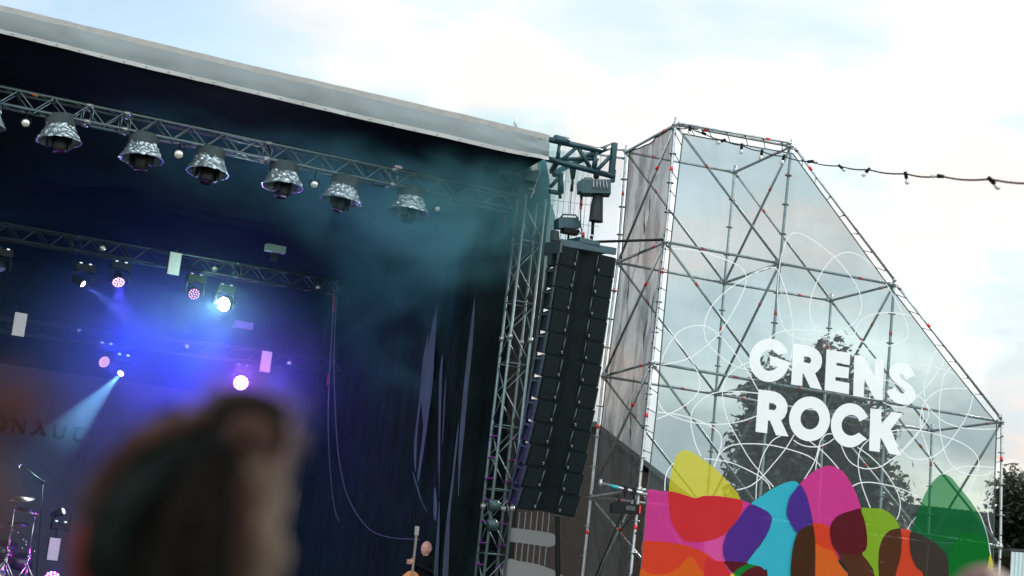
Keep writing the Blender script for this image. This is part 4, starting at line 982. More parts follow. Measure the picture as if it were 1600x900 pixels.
def halo(px, py, d, power, col, r_=.1):
    l_ = bpy.data.lights.new('added_glow', 'POINT'); l_.energy = power; l_.color = col; l_.shadow_soft_size = r_
    o_ = bpy.data.objects.new('added_glow', l_); COL.objects.link(o_); o_.location = sg(px, py, d)
halo(342, 476, 4.2, 120, (.55, 1, .72), .06); halo(380, 602, 6.8, 100, (1, .10, .75), .10); halo(185, 448, 4.5, 9, (.16, .1, 1)); halo(80, 905, 6.3, 30, (.9, .1, 1))
halo(290, 575, 6.4, 120, (.0, .04, 1), .2); halo(430, 600, 6.4, 60, (.0, .04, 1), .2); halo(205, 540, 6.4, 75, (.0, .03, 1), .2); halo(330, 540, 5.2, 50, (.0, .08, 1), .2)
# white blinder panels
m_pan = mat('white_blinder_panel', (.34, .35, .37), .6, 0, .12, 30, .2, 90, emit=(.7, .75, .85), es=.14)
for (x, y, d, wd, hg, lb) in ((272.5, 412, 4.8, .21, .41, 'tall white blinder panel hanging beside the middle truss lamps'), (30.5, 507, 4.8, .21, .41, 'tall white blinder panel at the far left'),
                              (415.5, 565, 7.4, .20, .42, 'tall white blinder panel right of the blazing magenta light'), (84, 858, 7.4, .20, .42, 'tall grey blinder panel low by the drum stands')):
    p = sg(x, y, d); t = thing('blinder_panel', p, lb, 'light panel', 'white blinder panels')
    MB().box(p, (wd, .05, hg), RZ).build('light_face', m_pan, t)
    MB().box(p + ED * .05, (wd + .03, .05, hg + .03), RZ).build('rear_case', m_head, t)
    MB().tube([p + V((0, 0, hg / 2)), p + V((0, 0, hg / 2 + .2))], .014, 5).build('hanger', m_head, t)
# motor boxes with pale labels
for (x, y, d, lb) in ((430, 389, 4.9, 'grey chain motor box hanging above the middle truss'), (380, 508, 7.4, 'grey chain motor box right below the blazing white light'), (795, 268, .35, 'grey chain motor box under the canopy beside the tower')):
    p = sg(x, y, d); t = thing('motor_box', p, lb, 'hoist', 'small motor boxes over the stage')
    MB().box(p, (.38 if d > 1 else .36, .16, .13), RZ).build('case', mat('grey_motor_case', (.20, .24, .26), .5, .1, .2), t)
    MB().tube([p, p + V((0, 0, .9))], .008, 5).build('chain', m_head, t)
    MB().box(p - V((0, 0, .16)), (.12, .1, .14), RZ).build('chain_block', m_head, t)
# hanging cables
for pts, d, lb in (([(527, 440), (524, 500), (522, 560), (524, 640), (530, 720), (545, 780), (575, 825), (610, 840), (655, 843)], 6.5, 'long cable looping from the truss end down to the guitar side'),
                   ([(522, 455), (515, 590), (513, 650), (515, 720), (522, 790), (530, 815)], 7.2, 'straight dark cable hanging below the back truss end')):
    MB().tube([sg(x, y, min(d, 6.2 - max(0, x - 522) * .036)) for x, y in smooth_loop(pts, False, 4)], .011, 6).build('hanging_cable', mat('grey_cable', (.04, .06, .07), .5), label=lb, category='cable')
for (x, y, y2, d, lb) in ((522, 452, 488, 5, 'red strap at the end of the middle truss'), (790, 326, 350, .3, 'red strap by the front truss end'), (513, 585, 602, 7.5, 'red strap at the end of the back truss')):
    MB().tube([sg(x, y, d), sg(x - 1, y2, d)], [.012, .02], 6).build('red_strap', mat('red_webbing', (.28, .01, .04), .6), label=lb, category='strap')

# ------------------------------------------------------------------ band lettering on the back drape
m_let = mat('dark_letter', (.002, .006, .008), .9, 0, .1, spec=.05)
bb = thing('band_banner', sg(60, 670, 9.6), 'dark backdrop cloth with the letters ONAUT in a thin serif hand', 'banner')
m_back = mat('dull_backdrop', (.045, .05, .055), .9, 0, .12)
flat('cloth', [sg(x, y, 9.62) for x, y in ((-260, 530), (330, 615), (300, 905), (-300, 905))], m_back, bb)
def stroke(pts, w_=.03):
    P_ = [sg(x / 7.5, 620 + y / 7.5, 9.58) for x, y in smooth_loop(pts, False, 4)] if len(pts) > 2 else [sg(x / 7.5, 620 + y / 7.5, 9.58) for x, y in pts]
    MB().tube(P_, w_, 5).build('letter_stroke', m_let, bb)
stroke([(-10, 232), (40, 240), (65, 285), (62, 340), (35, 378), (-10, 388)], .035); stroke([(120, 255), (172, 258)], .012); stroke([(168, 258), (148, 408)], .014); stroke([(125, 410), (175, 412)], .012)
stroke([(172, 258), (270, 425)], .04); stroke([(302, 272), (275, 425)], .014); stroke([(280, 270), (310, 274)], .012)
stroke([(445, 285), (512, 455)], .04); stroke([(365, 438), (400, 432), (468, 350)], .014); stroke([(490, 455), (540, 458)], .012)
stroke([(620, 322), (680, 325)], .012); stroke([(645, 325), (635, 400), (640, 460), (670, 485), (720, 480), (750, 430), (768, 345)], .03); stroke([(745, 340), (780, 345)], .012)
stroke([(860, 355), (1005, 378)], .016); stroke([(925, 368), (885, 420), (872, 480), (895, 512), (955, 512)], .03); stroke([(1075, 445), (1085, 450)], .02)

# ------------------------------------------------------------------ drum hardware and microphone
m_chr = mat('chrome', (.6, .62, .65), .2, .95, .1)
m_cym = mat('bronze_cymbal', (.35, .22, .20), .25, .9, .1)
def stand(px0, py0, px1, py1, d, lab, cym=None):
    p0, p1 = sg(px0, py0, d), sg(px1, py1, d); t = thing('cymbal_stand', V((p1.x, p1.y, deck_z)), lab, 'cymbal stand', 'cymbal stands of the drum kit')
    base = V((p1.x, p1.y, deck_z + .02)); mid = p0.lerp(base, .55)
    MB().tube([p0, mid], .012, 8).tube([mid, base + EZ * .25], .018, 8).tube([mid - EZ * .03, mid + EZ * .03], .03, 8).build('shaft', m_chr, t)
    for k in range(3):
        a = k * 2.094 + .4; MB().tube([base + EZ * .55, base + V((math.cos(a) * .35, math.sin(a) * .35, 0))], .011, 6).build('leg', m_chr, t)
    if cym:
        c0 = sg(cym[0], cym[1], d); m3 = frame(V((cym[3], .25, -1)))
        MB().lathe([(0, .02), (.03, .018), (.05, .004), (cym[2], -.02), (cym[2], -.023), (.04, 0), (0, .012)], c0, m3, 28).build('cymbal', m_cym, t)
stand(25, 782, 5, 912, 6.0, 'tall cymbal stand at the far left holding the highest cymbal', (32, 777, .26, .1))
stand(56, 798, 38, 912, 6.2, 'cymbal stand second from the left with a lower cymbal', (45, 796, .22, -.1))
stand(20, 815, 0, 912, 6.6, 'short cymbal stand half hidden at the left edge', (28, 817, .20, .1))
t = thing('microphone_stand', V((sg(66, 900, 5.6).x, sg(66, 900, 5.6).y, deck_z)), 'thin black boom microphone stand behind the drum cymbals', 'microphone stand')
MB().tube([sg(67, 755, 5.6), sg(62, 830, 5.6), sg(56, 912, 5.6)], .010, 6).build('shaft', m_head, t)
MB().tube([sg(33, 727, 5.6), sg(78, 760, 5.6)], .010, 6).ball(sg(68, 753, 5.6), .025).build('boom', m_head, t)
MB().tube([sg(31, 725, 5.6), sg(29, 736, 5.6)], [.026, .018], 8).build('microphone', m_chr, t)
t = thing('drum_kit', S(uz(sg(10, 900, 7))[0], 7, deck_z), 'dark drum kit at the far left with shining lugs', 'drum kit')
for (x, y, r, h_) in ((8, 862, .22, .3), (34, 878, .20, .22), (-30, 900, .28, .4)):
    p = sg(x, y, 7); b = MB(); b.lathe([(0, h_ / 2), (r, h_ / 2), (r, -h_ / 2), (0, -h_ / 2)], p, Matrix.Rotation(.3, 3, 'X'), 20)
    b.build('drum', mat('dark_drum_lacquer', (.03, .02, .05), .2, 0, .2), t)
b = MB()
for (x, y) in ((3, 823), (20, 828), (28, 832), (37, 843), (41, 846), (41, 851), (35, 856), (54, 861), (48, 868), (44, 884)): b.ball(sg(x, y, 6.7), .018, n=6, k=4)
b.build_each('lug', m_chr, t)

# ------------------------------------------------------------------ people
m_skin = mat('skin', (.50, .27, .20), .55, 0, .1, 20)
m_skinp = mat('stage_lit_skin', (.50, .27, .22), .55, 0, .1, 20)
m_shirt = mat('black_shirt', (.006, .007, .009), .9, 0, .3, spec=.05)
def skin_body(name, parent, joints, edges, m, sub=2):
    me = bpy.data.meshes.new(name); me.from_pydata([j[0] for j in joints], edges, []); o_ = bpy.data.objects.new(name, me); COL.objects.link(o_)
    md = o_.modifiers.new('skin', 'SKIN'); md.use_smooth_shade = True
    for i, j_ in enumerate(joints):
        sv = me.skin_vertices[0].data[i]; r = j_[1] if isinstance(j_[1], tuple) else (j_[1], j_[1]); sv.radius = r; sv.use_root = (i == 0)
    s_ = o_.modifiers.new('sub', 'SUBSURF'); s_.levels = sub; s_.render_levels = sub
    dg = bpy.context.evaluated_depsgraph_get(); me2 = bpy.data.meshes.new_from_object(o_.evaluated_get(dg))
    o_.modifiers.clear(); o_.data = me2; me2.materials.clear(); me2.materials.append(m)
    for p_ in me2.polygons: p_.use_smooth = True
    o_.parent = parent
    return o_
def head_into(bm_, c, R_, s=1.0):
    """adds a shaped head (face towards local -Y) to a list builder"""
    b = bm_
    def fn(u, v):
        th = math.pi * v; ph = 2 * math.pi * u
        x, y, z = math.sin(th) * math.cos(ph), math.sin(th) * math.sin(ph), math.cos(th)
        rx, ry, rz = .076, .098, .122
        p = V((x * rx, y * ry, z * rz))
        if z < 0: p.x *= 1 - .32 * (-z) ** 1.3; 
        if z < 0 and y > 0: p.y *= 1 - .45 * (-z)
        if y < 0: # face plane
            p.y = -abs(p.y) * (1 - .06 * (1 - abs(x)))
            # brow, eye sockets, nose, lips, chin
            g = lambda cx, cz, sx, sz: math.exp(-((p.x - cx) / sx) ** 2 - ((p.z - cz) / sz) ** 2)
            p.y += .010 * (g(.031, .004, .016, .012) + g(-.031, .004, .016, .012))
            p.y -= .006 * g(0, .026, .05, .010)
            p.y -= .024 * g(0, -.028, .009, .018) + .010 * g(0, -.008, .008, .016)
            p.y -= .008 * g(0, -.062, .022, .007) ; p.y += .005 * g(0, -.056, .02, .003)
            p.y -= .010 * g(0, -.100, .024, .018)
        return c + R_ @ (p * s)
    b.grid(fn, 48, 40)
    for k in (-1, 1):
        b.ball(c + R_ @ (V((k * .078, .012, -.012)) * s), (.012 * s, .022 * s, .034 * s), R_, 10, 8)
    return b
def person_standing(lab, foot, face, height, hc, m_body, lean=V((0, 0, 0))):
    t = thing('person', foot, lab, 'person')
    s = height / 1.75; f = V((face[0], face[1], 0)).normalized(); r = V((f.y, -f.x, 0)) ; c = hc - foot
    nb = c - V((0, 0, .13 * s)); P_ = lambda x, y, z: V((nb.x, nb.y, 0)) * (z / (1.5 * s)) + r * x * s + f * y * s + V((0, 0, z * s))
    js = [(P_(0, 0, .95), .15 * s), (P_(0, 0, 1.15), (.15 * s, .11 * s)), (P_(0, 0, 1.36), (.17 * s, .12 * s)), (nb + V((0, 0, -.03)), .055 * s), (nb + V((0, 0, .06)), .052 * s)]
    ed = [(0, 1), (1, 2), (2, 3), (3, 4)]
    for k in (-1, 1):
        i = len(js); js += [(P_(k * .17, 0, 1.38), .06 * s), (P_(k * .23, .02, 1.12), .043 * s), (P_(k * .24, .10, .90), .034 * s), (P_(k * .24, .13, .80), .032 * s)]; ed += [(2, i), (i, i + 1), (i + 1, i + 2), (i + 2, i + 3)]
        i = len(js); js += [(P_(k * .10, 0, .88), .085 * s), (P_(k * .11, .02, .50), .058 * s), (P_(k * .11, -.01, .09), .04 * s), (P_(k * .11, .13, .04), .035 * s)]; ed += [(0, i), (i, i + 1), (i + 1, i + 2), (i + 2, i + 3)]
    skin_body('body', t, js, ed, m_body)
    return t, f
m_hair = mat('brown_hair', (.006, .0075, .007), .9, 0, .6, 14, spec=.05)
m_hair2 = mat('sunlit_brown_strand', (.20, .15, .115), .6, 0, .4, 14, spec=.3)  # brown hair with sunlight put into a lighter colour
# woman with the bun, close to the camera and out of focus
hc = at(285, 850, 1.80)
face = V((FWD.x, FWD.y, 0)).normalized(); face = (Matrix.Rotation(.35, 3, 'Z') @ face)
foot = V((hc.x, hc.y, 0)) - face * .05
t, f = person_standing('blurred woman seen from behind with brown hair in a loose topknot, close to the camera', foot, face, hc.z + .12, hc, mat('dark_jacket', (.02, .018, .02), .8))
Rm = Matrix((f.cross(V((0, 0, 1))) * -1, -f, V((0, 0, 1)))).transposed()
hb = MB(); head_into(hb, hc, Rm, 1.0); hb.tube([hc - EZ * .08, hc - EZ * .2], .052, 12); hb.build('head', m_skin, t)
def hairshell(s2, t2):
    a = s2 * 2 * math.pi; th = t2 * 2.15
    d = V((math.sin(th) * math.cos(a), math.sin(th) * math.sin(a), math.cos(th)))
    back = max(0, d.y) # local +y is the back of the head
    r = V((.094, .113 + .01 * back, .138)); p = V((d.x * r.x, d.y * r.y, d.z * r.z))
    p *= 1 + .05 * noise.noise(d * 5) + .02 * noise.noise(V((a * 9, th * 1.5, 2)))
    if d.y < -.25: p *= .90
    return hc + Rm @ p
hb = MB(); hb.grid(hairshell, 70, 36); hb.build('hair', m_hair, t)
hb = MB()
for k in range(420):
    a = random.random() * 6.283; th0 = random.uniform(.2, 1.6)
    pts = []
    for q in range(5):
        th = th0 + q * .13; d = V((math.sin(th) * math.cos(a), math.sin(th) * math.sin(a), math.cos(th)))
        if d.y < -.3: break
        lift = 1.02 + .10 * random.random() * (q in (0, 4)) + random.random() * .03
        pts.append(hc + Rm @ V((d.x * .096, d.y * .116, d.z * .140)) * lift)
    if len(pts) > 2: hb.tube(pts, .0012, 4, caps=False)
hb.build('loose_hair', mat('brown_hair_strand', (.010, .008, .007), .7, 0, .4, spec=.08), t)
bun = at(380, 676, 1.80)
bb_ = MB()
def bunfn(s2, t2):
    th = math.pi * t2; a = 6.2832 * s2; d = V((math.sin(th) * math.cos(a), math.sin(th) * math.sin(a), math.cos(th)))
    return bun + d * (.044 + .006 * noise.noise(d * 4) + .004 * math.sin(a * 3 + th * 6)) * (1.0 if True else 1)
bb_.grid(bunfn, 40, 24)
for k in range(5):
    ax = V((random.uniform(-1, 1), random.uniform(-1, 1), random.uniform(-1, 1))).normalized(); u_ = ax.orthogonal().normalized(); v_ = ax.cross(u_)
    bb_.tube([bun + (u_ * math.cos(a) + v_ * math.sin(a)) * .042 + ax * .008 * math.sin(3 * a) for a in [i * .35 for i in range(19)]], .013, 8)
bb_.build('hair_bun', mat('brown_bun_hair', (.028, .018, .017), .8, 0, .5, 14, spec=.15), t)
m_lkb = mat('hair_tone_brown', (.055, .038, .03), .7, 0, .4, 14, spec=.1)
# lit lock of hair down the right side and fly-away strands around the bun
hb = MB()
for k in range(190):
    o1 = random.gauss(-4, 8); o2 = random.gauss(-2, 8); z_ = 1.78 + random.uniform(-.03, .03)
    pts = [at(398 + o1 * .6, 690 + random.uniform(-10, 10), z_), at(410 + o1, 740, z_), at(404 + o1 * 1.3 + o2 * .3, 800, z_), at(398 + o1 * 1.5 + o2, 870, z_), at(380 + o1 * 1.6 + o2, 960, z_)]
    hb.tube(pts, [.0018, .002, .002, .0016, .001], 4, caps=False)
hb.build('hair_lock', m_lkb, t)
hb = MB()
for k in range(120):
    d = V((random.gauss(0, 1), random.gauss(0, 1), random.gauss(0, 1))).normalized(); d2 = d.cross(V((random.gauss(0, 1), random.gauss(0, 1), random.gauss(0, 1)))).normalized()
    hb.tube([bun + d * .046, bun + d * .056 + d2 * .02, bun + d * (.055 + .012 * random.random()) + d2 * .045], .0007, 4, caps=False)
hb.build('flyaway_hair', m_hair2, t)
def lock(path, n, spread, m_, zz=1.74, r_=.0028, taper=True):
    hb = MB()
    for k in range(n):
        ox, oy, ph = random.gauss(0, spread), random.gauss(0, spread * .5), random.random() * 6
        pts = [at(x + ox * (1 + .25 * math.sin(i * 1.3 + ph)) + 5 * math.sin(i * 1.1 + ph), y + oy, zz + random.uniform(-.012, .012)) for i, (x, y) in enumerate(smooth_loop(path, False, 3))]
        hb.tube(pts, [r_ * (1 - .6 * abs(2 * i / (len(pts) - 1) - 1)) for i in range(len(pts))], 4, caps=False)
    return hb.build('hair_lock', m_, t)
m_lk = [mat('hair_tone_%s' % n_, c_, .7, 0, .4, 14, spec=.1) for n_, c_ in (('umber', (.009, .007, .0065)), ('green_sheen', (.010, .016, .0145)), ('russet', (.075, .04, .033)), ('rose_glow', (.20, .135, .13)), ('sunlit_sand', (.17, .125, .098)))]  # crown sheen, pink glow and the sunlit side are put into these colours
lock([(330, 690), (270, 715), (215, 765), (175, 820), (160, 880)], 70, 12, m_lk[1], 1.68)
lock([(345, 705), (300, 760), (270, 830), (255, 920)], 60, 10, m_lk[0], 1.66)
lock([(350, 720), (330, 790), (318, 850), (320, 930)], 60, 9, m_lk[0], 1.66)
lock([(320, 655), (260, 668), (205, 700), (160, 755), (130, 810)], 34, 9, m_lk[2], 1.75, .0016)
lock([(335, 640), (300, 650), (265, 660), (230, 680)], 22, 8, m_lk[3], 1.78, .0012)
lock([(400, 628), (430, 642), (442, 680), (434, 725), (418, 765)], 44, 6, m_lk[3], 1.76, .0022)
lock([(340, 700), (350, 640), (395, 622), (440, 655), (440, 700)], 50, 8, m_lk[0], 1.73, .003)
lock([(360, 690), (390, 660), (415, 690), (390, 720)], 40, 8, m_lk[2], 1.72, .0025)
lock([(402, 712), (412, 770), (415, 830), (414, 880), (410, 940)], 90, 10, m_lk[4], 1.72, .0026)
lock([(378, 740), (380, 800), (368, 860), (376, 930)], 26, 7, m_lk[2], 1.71, .0024)
b = MB(); b.ball(at(128, 862, 1.80), (.014, .022, .036), Rm, 12, 8); b.ball(at(150, 925, 1.80), (.03, .03, .05), Rm, 12, 8); b.build('ear', mat('flushed_skin', (.13, .022, .018), .7, 0, .1, spec=.1), t)
# second spectator: top of a head at the lower right edge
hc2 = at(1532, 985, 3.4)
face2 = V((FWD.x, FWD.y, 0)).normalized(); foot2 = V((hc2.x, hc2.y, 0))
t, f = person_standing('spectator with short brown hair whose head top shows at the lower right', foot2, face2, hc2.z + .12, hc2, mat('blue_hoodie', (.05, .07, .12), .8))
Rm = Matrix((f.cross(V((0, 0, 1))) * -1, -f, V((0, 0, 1)))).transposed()
hb = MB(); head_into(hb, hc2, Rm, 1.0); hb.tube([hc2 - EZ * .08, hc2 - EZ * .2], .052, 12); hb.build('head', m_skin, t)
hb = MB(); hb.grid(lambda s2, t2: hc2 + Rm @ (lambda d: V((d.x * .088, d.y * .108, d.z * .132)) * (1 + .05 * noise.noise(d * 6)) * (.92 if d.y < -.3 else 1))(V((math.sin(t2 * 1.9) * math.cos(s2 * 6.2832), math.sin(t2 * 1.9) * math.sin(s2 * 6.2832), math.cos(t2 * 1.9)))), 40, 20)
hb.build('hair', mat('reddish_brown_hair', (.11, .055, .045), .6, 0, .4, 14), t)

# near spectator: two raised fingers pass close to the lens at the left edge
t = thing('person', V((-.60, .75, 0)), 'spectator at the left edge whose raised fingers are a dim warm blur', 'person')
hq = at(-105, 800, .86); hp = hq - t.location; fr2 = V((FWD.x, FWD.y, 0)).normalized()
skin_body('body', t, [((0, 0, .95), .15), ((0, 0, 1.15), .15), ((0, 0, 1.34), (.18, .12)), ((0, 0, 1.46), .055), ((0, 0, 1.52), .05), ((.16, .0, 1.33), .05), ((.20, .02, 1.22), .042), (tuple(hp - EZ * .05), .024),
    ((-.19, 0, 1.34), .055), ((-.24, 0, 1.1), .04), ((-.24, .05, .88), .03), ((-.1, 0, .5), .06), ((-.1, 0, .05), .04), ((.1, 0, .5), .06), ((.1, 0, .05), .04)],
    [(0, 1), (1, 2), (2, 3), (3, 4), (2, 5), (5, 6), (6, 7), (2, 8), (8, 9), (9, 10), (0, 11), (11, 12), (0, 13), (13, 14)], mat('wine_red_jumper', (.12, .02, .02), .8))
Rp = Matrix((fr2.cross(EZ) * -1, -fr2, EZ)).transposed()
hd_ = MB(); head_into(hd_, t.location + V((0, 0, 1.64)), Rp, 1.0); hd_.build('head', m_skin, t)
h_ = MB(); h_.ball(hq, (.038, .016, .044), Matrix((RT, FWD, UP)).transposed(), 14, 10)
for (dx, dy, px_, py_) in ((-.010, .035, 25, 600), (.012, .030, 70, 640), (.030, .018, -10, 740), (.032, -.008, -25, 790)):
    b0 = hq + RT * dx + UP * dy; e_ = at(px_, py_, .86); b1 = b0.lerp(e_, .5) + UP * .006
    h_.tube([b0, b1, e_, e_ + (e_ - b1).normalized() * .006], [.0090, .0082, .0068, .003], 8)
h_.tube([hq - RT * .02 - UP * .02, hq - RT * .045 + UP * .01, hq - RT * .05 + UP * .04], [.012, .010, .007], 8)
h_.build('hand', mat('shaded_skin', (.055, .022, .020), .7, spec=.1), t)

# guitarist at the side of the stage, bald, seen in profile facing left
gh = sg(666.5, 858, 0.95)
fdir = (-EX * .92 - ED * .35).normalized()
gf = V((gh.x, gh.y, deck_z)) + EX * .02
t = thing('person', gf, 'bald guitarist in a black shirt in profile beside the pale daylight streaks on the drape', 'person')
r_ = V((fdir.y, -fdir.x, 0))      # his right
c = gh - gf; nb = c - EZ * .14
P_ = lambda x, y, z: r_ * x + fdir * y + EZ * z
gn0, gn1 = sg(651, 868, .85) - gf, sg(636, 912, .75) - gf
hl = sg(643.5, 878, .8) - gf; hr = sg(648, 872, .8) - gf
js = [(P_(0, 0, .95), .14), (P_(0, 0, 1.15), (.15, .11)), (P_(0, 0, 1.38), (.19, .12)), (nb, .055), (nb + EZ * .07, .052)]
ed = [(0, 1), (1, 2), (2, 3), (3, 4)]
for k in (-1, 1):
    i = len(js); elb = P_(k * .27, .02, 1.16); hand = hl if k < 0 else P_(.12, .22, 1.02)
    js += [(P_(k * .20, 0, 1.42), .065), (elb, .045), (elb.lerp(hand, .9), .032)]; ed += [(2, i), (i, i + 1), (i + 1, i + 2)]
    i = len(js); js += [(P_(k * .10, 0, .85), .085), (P_(k * .11, .02, .48), .06), (P_(k * .11, -.01, .09), .045), (P_(k * .11, .13, .04), .035)]; ed += [(0, i), (i, i + 1), (i + 1, i + 2), (i + 2, i + 3)]
skin_body('body', t, js, ed, m_shirt)
Rm = Matrix((fdir.cross(EZ) * -1, -fdir, EZ)).transposed()
hb = MB(); head_into(hb, gh, Rm, 1.08); hb.tube([gh - EZ * .07, gh - EZ * .19], .055, 12); hb.build('head', m_skinp, t)
for c0, sg_ in ((hl + gf, 1), (P_(.12, .24, 1.02) + gf, -1)):
    b = MB(); b.ball(c0, (.035, .045, .045))
    for q in range(4):
        a0 = c0 + EZ * (.03 - .02 * q) + fdir * .02; b.tube([a0, a0 + fdir * .04 + r_ * .02 * sg_, a0 + fdir * .045 + r_ * .045 * sg_, a0 + fdir * .02 + r_ * .06 * sg_], [.010, .0095, .009, .007], 6)
    b.tube([c0 - fdir * .01 + EZ * .03, c0 + fdir * .02 + EZ * .06], [.012, .009], 6)
    b.build('hand', m_skinp, t)
gt = thing('bass_guitar', sg(645, 880, .78), 'guitar with a pale upright neck and orange-brown body held by the bald man', 'guitar')
n0, n1 = sg(650.5, 836, .78), sg(643, 905, .78)
axg = (n0 - n1).normalized()
MB().box((n0 + n1) / 2, (.038, .022, (n0 - n1).length), Matrix((axg.cross(ED).normalized(), ED, axg)).transposed()).build('neck', mat('pale_maple', (.20, .18, .15), .35), gt)
MB().box(n0 + axg * .07, (.07, .02, .15), Matrix((axg.cross(ED).normalized(), ED, axg)).transposed()).build('headstock', mat('grey_headstock', (.3, .3, .3), .4), gt)
b = MB(); bc = n1 - axg * .12
b.prism([bc + (EX * .22 * math.cos(a) * (1 - .25 * abs(math.sin(a)))) + EZ * .26 * math.sin(a) for a in [k * math.pi / 12 for k in range(24)]], ED * .05); b.build('guitar_body', mat('sunburst_wood', (.55, .20, .04), .25, 0, .3), gt)
# spectator's raised forearm at the lower left edge
t = thing('person', V((at(-60, 930, 5.0).x, at(-60, 930, 5.0).y, 0)), 'spectator at the lower left corner of whom only a bare arm shows', 'person')
q = at(4, 870, 5.0) - t.location; sh = q + V((-.25, 0, -.35))
bs = V((sh.x, sh.y, 0))
skin_body('body', t, [(bs + EZ * .95, .15), (bs + EZ * 1.2, .15), (sh + EZ * -.05, .10), (sh.lerp(q, .5) + V((.02, 0, -.14)), .045), (q - EZ * .05, .034), (bs + V((-.1, 0, .5)), .07), (bs + V((-.1, 0, .05)), .045), (bs + V((.1, 0, .5)), .07), (bs + V((.1, 0, .05)), .045)],
          [(0, 1), (1, 2), (2, 3), (3, 4), (0, 5), (5, 6), (0, 7), (7, 8)], m_skin)

# ------------------------------------------------------------------ trees and houses behind
def leaf_tree(name, lab, base, crown_c, rad, nleaf, leaf, seed, col):
    rnd = random.Random(seed)
    t = thing(name, base, lab, 'tree')
    b = MB(); b.tube([base, base.lerp(crown_c, .5), crown_c + EZ * rad[2] * .5], [.35, .26, .06], 8)
    for k in range(9):
        a = k * .7 + rnd.random(); b.tube([base.lerp(crown_c, .5 + .05 * k), crown_c + V((math.cos(a) * rad[0] * .7, math.sin(a) * rad[1] * .7, rnd.uniform(-.5, .6) * rad[2]))], [.13, .03], 5)
    b.build('trunk', mat('bark', (.06, .045, .035), .9), t)
    clumps = []
    for k in range(90):
        d = V((rnd.gauss(0, 1), rnd.gauss(0, 1), rnd.gauss(0, 1))).normalized(); q = rnd.uniform(.0, .93)
        clumps.append((V((d.x * rad[0] * q, d.y * rad[1] * q, d.z * rad[2] * q)), rnd.uniform(.22, .42)))
    b = MB(); vs = []; fs = []
    for k in range(nleaf):
        c_, r = clumps[k % len(clumps)]
        d = V((rnd.gauss(0, 1), rnd.gauss(0, 1), rnd.gauss(0, 1))).normalized() * (rnd.random() ** .45) * r * (1.25 if rnd.random() < .1 else 1)
        p = crown_c + c_ + V((d.x * rad[0], d.y * rad[1], d.z * rad[2]))
        u_ = V((rnd.gauss(0, 1), rnd.gauss(0, 1), rnd.gauss(0, 1))).normalized(); v_ = u_.orthogonal().normalized(); s_ = leaf * rnd.uniform(.5, 1.2)
        k0 = len(vs); vs += [p + u_ * s_, p + v_ * s_ * .55, p - u_ * s_, p - v_ * s_ * .55]; fs.append((k0, k0 + 1, k0 + 2, k0 + 3))
    b.add(vs, fs); b.build('crown', mat('foliage_' + name, col, .6, 0, .5, 1.2), t)
cc = at(1275, 765, 52); leaf_tree('broadleaf_tree', 'dark leafy tree seen through the printed words of the banner', V((cc.x, cc.y, 0)), cc, (2.75, 2.8, 4.6), 80000, .17, 3, (.025, .035, .018))
cc = at(1625, 815, 60); leaf_tree('garden_tree', 'dark leafy tree rising above the brick building at the right picture edge', V((cc.x, cc.y, 0)), cc, (1.9, 2.5, 2.3), 30000, .12, 5, (.022, .035, .014))
m_brick = mat('dark_brick', (.045, .028, .022), .9, 0, .5, 3, .5, 40)
m_roof = mat('dark_roof_tiles', (.035, .035, .038), .8, 0, .3, 2)
Zb = 62
def bp(x, y): return at(x, y, Zb)
bl, brr = bp(1330, 772), bp(1720, 834)
bl.z = brr.z = (bl.z + brr.z) / 2
dv = V((-(brr - bl).y, (brr - bl).x, 0)).normalized()
hs = thing('brick_building', V(((bl.x + brr.x) / 2, (bl.y + brr.y) / 2, 0)), 'long dark brick building with a low roofline behind the scaffold, at the right', 'building')
MB().prism([V((bl.x, bl.y, 0)), V((brr.x, brr.y, 0)), brr - EZ * .25, bl - EZ * .25], dv * 9).build('wall', m_brick, hs)
b = MB(); b.prism([bl - EZ * .25 - dv * .3, brr - EZ * .25 - dv * .3, brr - dv * .3, bl - dv * .3], dv * 9.6)
for k in range(40): b.box(bl.lerp(brr, (k + .5) / 40) + EZ * .04, (.12, .3, .10))
b.build('roof', m_roof, hs)
gh_ = thing('gabled_house', at(930, 900, 48), 'gabled house showing dark through the side banners left of the scaffold', 'house')
pk, rr_, ll_ = at(925, 672, 48), at(1100, 805, 48), at(760, 740, 48)
g0, g1 = V((ll_.x, ll_.y, 0)), V((rr_.x, rr_.y, 0))
rr_.z -= .1
MB().prism([g0, g1, rr_, pk, ll_], V((1.5, 9, 0))).build('wall', mat('brown_house_wall', (.035, .027, .025), .9, 0, .2, spec=.05), gh_)
b = MB(); b.prism([rr_ + V((.2, -.2, 0)), pk + V((0, -.2, .1)), pk + V((0, -.2, .25)), rr_ + V((.35, -.2, .1))], V((1.5, 9.4, 0))); b.prism([ll_ + V((-.2, -.2, 0)), pk + V((0, -.2, .1)), pk + V((0, -.2, .25)), ll_ + V((-.35, -.2, .1))], V((1.5, 9.4, 0))); b.build('roof', m_roof, gh_)
pb = thing('site_cabin', at(1610, 900, 36), 'pale ribbed site cabin wall at the lower right picture edge', 'cabin')
def cabfn(s2, t2):
    p = at(1580, 862, 36).lerp(at(1760, 875, 36), s2); p.z = p.z * (1 - t2) + .0 * t2
    return p - V((FWD.x, FWD.y, 0)) * (.02 * math.sin(s2 * 180))
b = MB(); b.grid(cabfn, 200, 2); b.build('ribbed_wall', mat('pale_cabin_sheet', (.55, .66, .68), .5, 0, .05), pb)
b = MB(); p0, p1 = at(1578, 861, 36), at(1760, 874, 36); b.prism([p0, p1, p1 + EZ * .06, p0 + EZ * .06], V((FWD.x, FWD.y, 0)) * 2.4); b.build('roof', m_roof, pb)

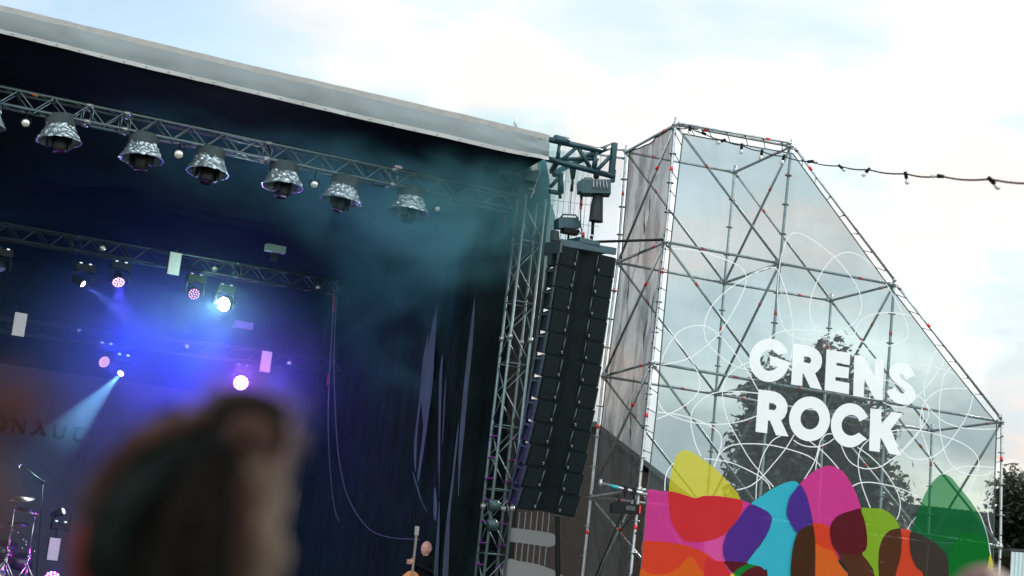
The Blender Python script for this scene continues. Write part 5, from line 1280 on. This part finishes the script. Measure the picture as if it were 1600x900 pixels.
# ------------------------------------------------------------------ stage haze and smoke
def volume(name, fn):
    m_ = bpy.data.materials.new(name); m_.use_nodes = True; t_ = m_.node_tree; t_.nodes.clear()
    o_ = N(t_, 'ShaderNodeOutputMaterial'); v_ = N(t_, 'ShaderNodeVolumePrincipled'); fn(t_, v_); t_.links.new(v_.outputs[0], o_.inputs['Volume'])
    return m_
def hz(t_, v_):
    v_.inputs['Density'].default_value = .0035; v_.inputs['Color'].default_value = (.30, .80, 1, 1); v_.inputs['Anisotropy'].default_value = .0
zt = ql.z
def outward(o_):
    bm_ = bmesh.new(); bm_.from_mesh(o_.data); bmesh.ops.remove_doubles(bm_, verts=bm_.verts, dist=1e-4); bmesh.ops.recalc_face_normals(bm_, faces=bm_.faces); bm_.to_mesh(o_.data); bm_.free()
b = MB(); b.box(S(-8.2, 4.9, (deck_z + zt) / 2 - .3), (15.4, 9.0, zt - deck_z - .2), RZ)
hzo = b.build('stage_haze', volume('stage_haze', hz), kind='stuff', label='thin theatrical haze filling the stage', category='haze'); outward(hzo)

def smoke_cloud(lab, loc, rad, rot, colr, dmax, n0, n1, nsc, seed=0.0):
    def smk(t_, v_):
        v_.inputs['Color'].default_value = tuple(colr) + (1,)
        tc_ = N(t_, 'ShaderNodeTexCoord'); mo_ = N(t_, 'ShaderNodeMapping'); mo_.inputs['Location'].default_value = (seed, seed, seed)
        t_.links.new(tc_.outputs['Object'], mo_.inputs['Vector'])
        n_ = N(t_, 'ShaderNodeTexNoise'); n_.inputs['Scale'].default_value = nsc; n_.inputs['Detail'].default_value = 4; n_.inputs['Distortion'].default_value = .7
        t_.links.new(mo_.outputs[0], n_.inputs['Vector'])
        mr_ = N(t_, 'ShaderNodeMapRange'); mr_.inputs['From Min'].default_value = n0; mr_.inputs['From Max'].default_value = n1; mr_.inputs['To Max'].default_value = dmax
        t_.links.new(n_.outputs['Fac'], mr_.inputs['Value'])
        ln_ = N(t_, 'ShaderNodeVectorMath', operation='LENGTH'); mp_ = N(t_, 'ShaderNodeMapping'); mp_.inputs['Scale'].default_value = tuple(1 / q for q in rad)
        t_.links.new(tc_.outputs['Object'], mp_.inputs['Vector']); t_.links.new(mp_.outputs[0], ln_.inputs[0])
        fa_ = N(t_, 'ShaderNodeMapRange'); fa_.interpolation_type = 'SMOOTHSTEP'; fa_.inputs['From Min'].default_value = 1; fa_.inputs['From Max'].default_value = .15; t_.links.new(ln_.outputs['Value'], fa_.inputs['Value'])
        mu_ = N(t_, 'ShaderNodeMath', operation='MULTIPLY'); t_.links.new(mr_.outputs[0], mu_.inputs[0]); t_.links.new(fa_.outputs[0], mu_.inputs[1]); t_.links.new(mu_.outputs[0], v_.inputs['Density'])
    o_ = bpy.data.objects.new('drifting_smoke', bpy.data.meshes.new('drifting_smoke')); COL.objects.link(o_)
    b = MB(); b.ball((0, 0, 0), rad, None, 24, 14); o_.data.from_pydata([V(v) for v in b.v], [], b.f); o_.data.materials.append(volume('drifting_smoke', smk))
    o_.location = loc; o_.rotation_euler = rot
    o_['kind'] = 'stuff'; o_['label'] = lab; o_['category'] = 'smoke'
    outward(o_); return o_
smoke_cloud('teal drifting smoke under the right end of the canopy', sg(715, 290, 0.2), (3.6, 1.25, 2.1), (0, RAD(-10), ST), (.26, .80, .90), 1.8, .38, .66, .9)
smoke_cloud('thin teal smoke spread below the middle of the canopy edge', sg(500, 250, 1.2), (5.2, 1.9, 1.5), (0, RAD(6), ST), (.22, .74, .84), .55, .36, .66, .9, 7.7)
smoke_cloud('thin teal smoke hanging before the side drapes', sg(650, 450, 1.6), (2.6, 1.2, 2.6), (0, RAD(25), ST), (.20, .68, .80), .26, .38, .66, 1.0, 12.3)
smoke_cloud('thick smoke glowing blue and violet around the rear stage lights', sg(275, 560, 5.9), (4.0, 2.4, 2.6), (0, 0, ST), (.36, .52, 1), .44, .20, .75, .5, 3.1)
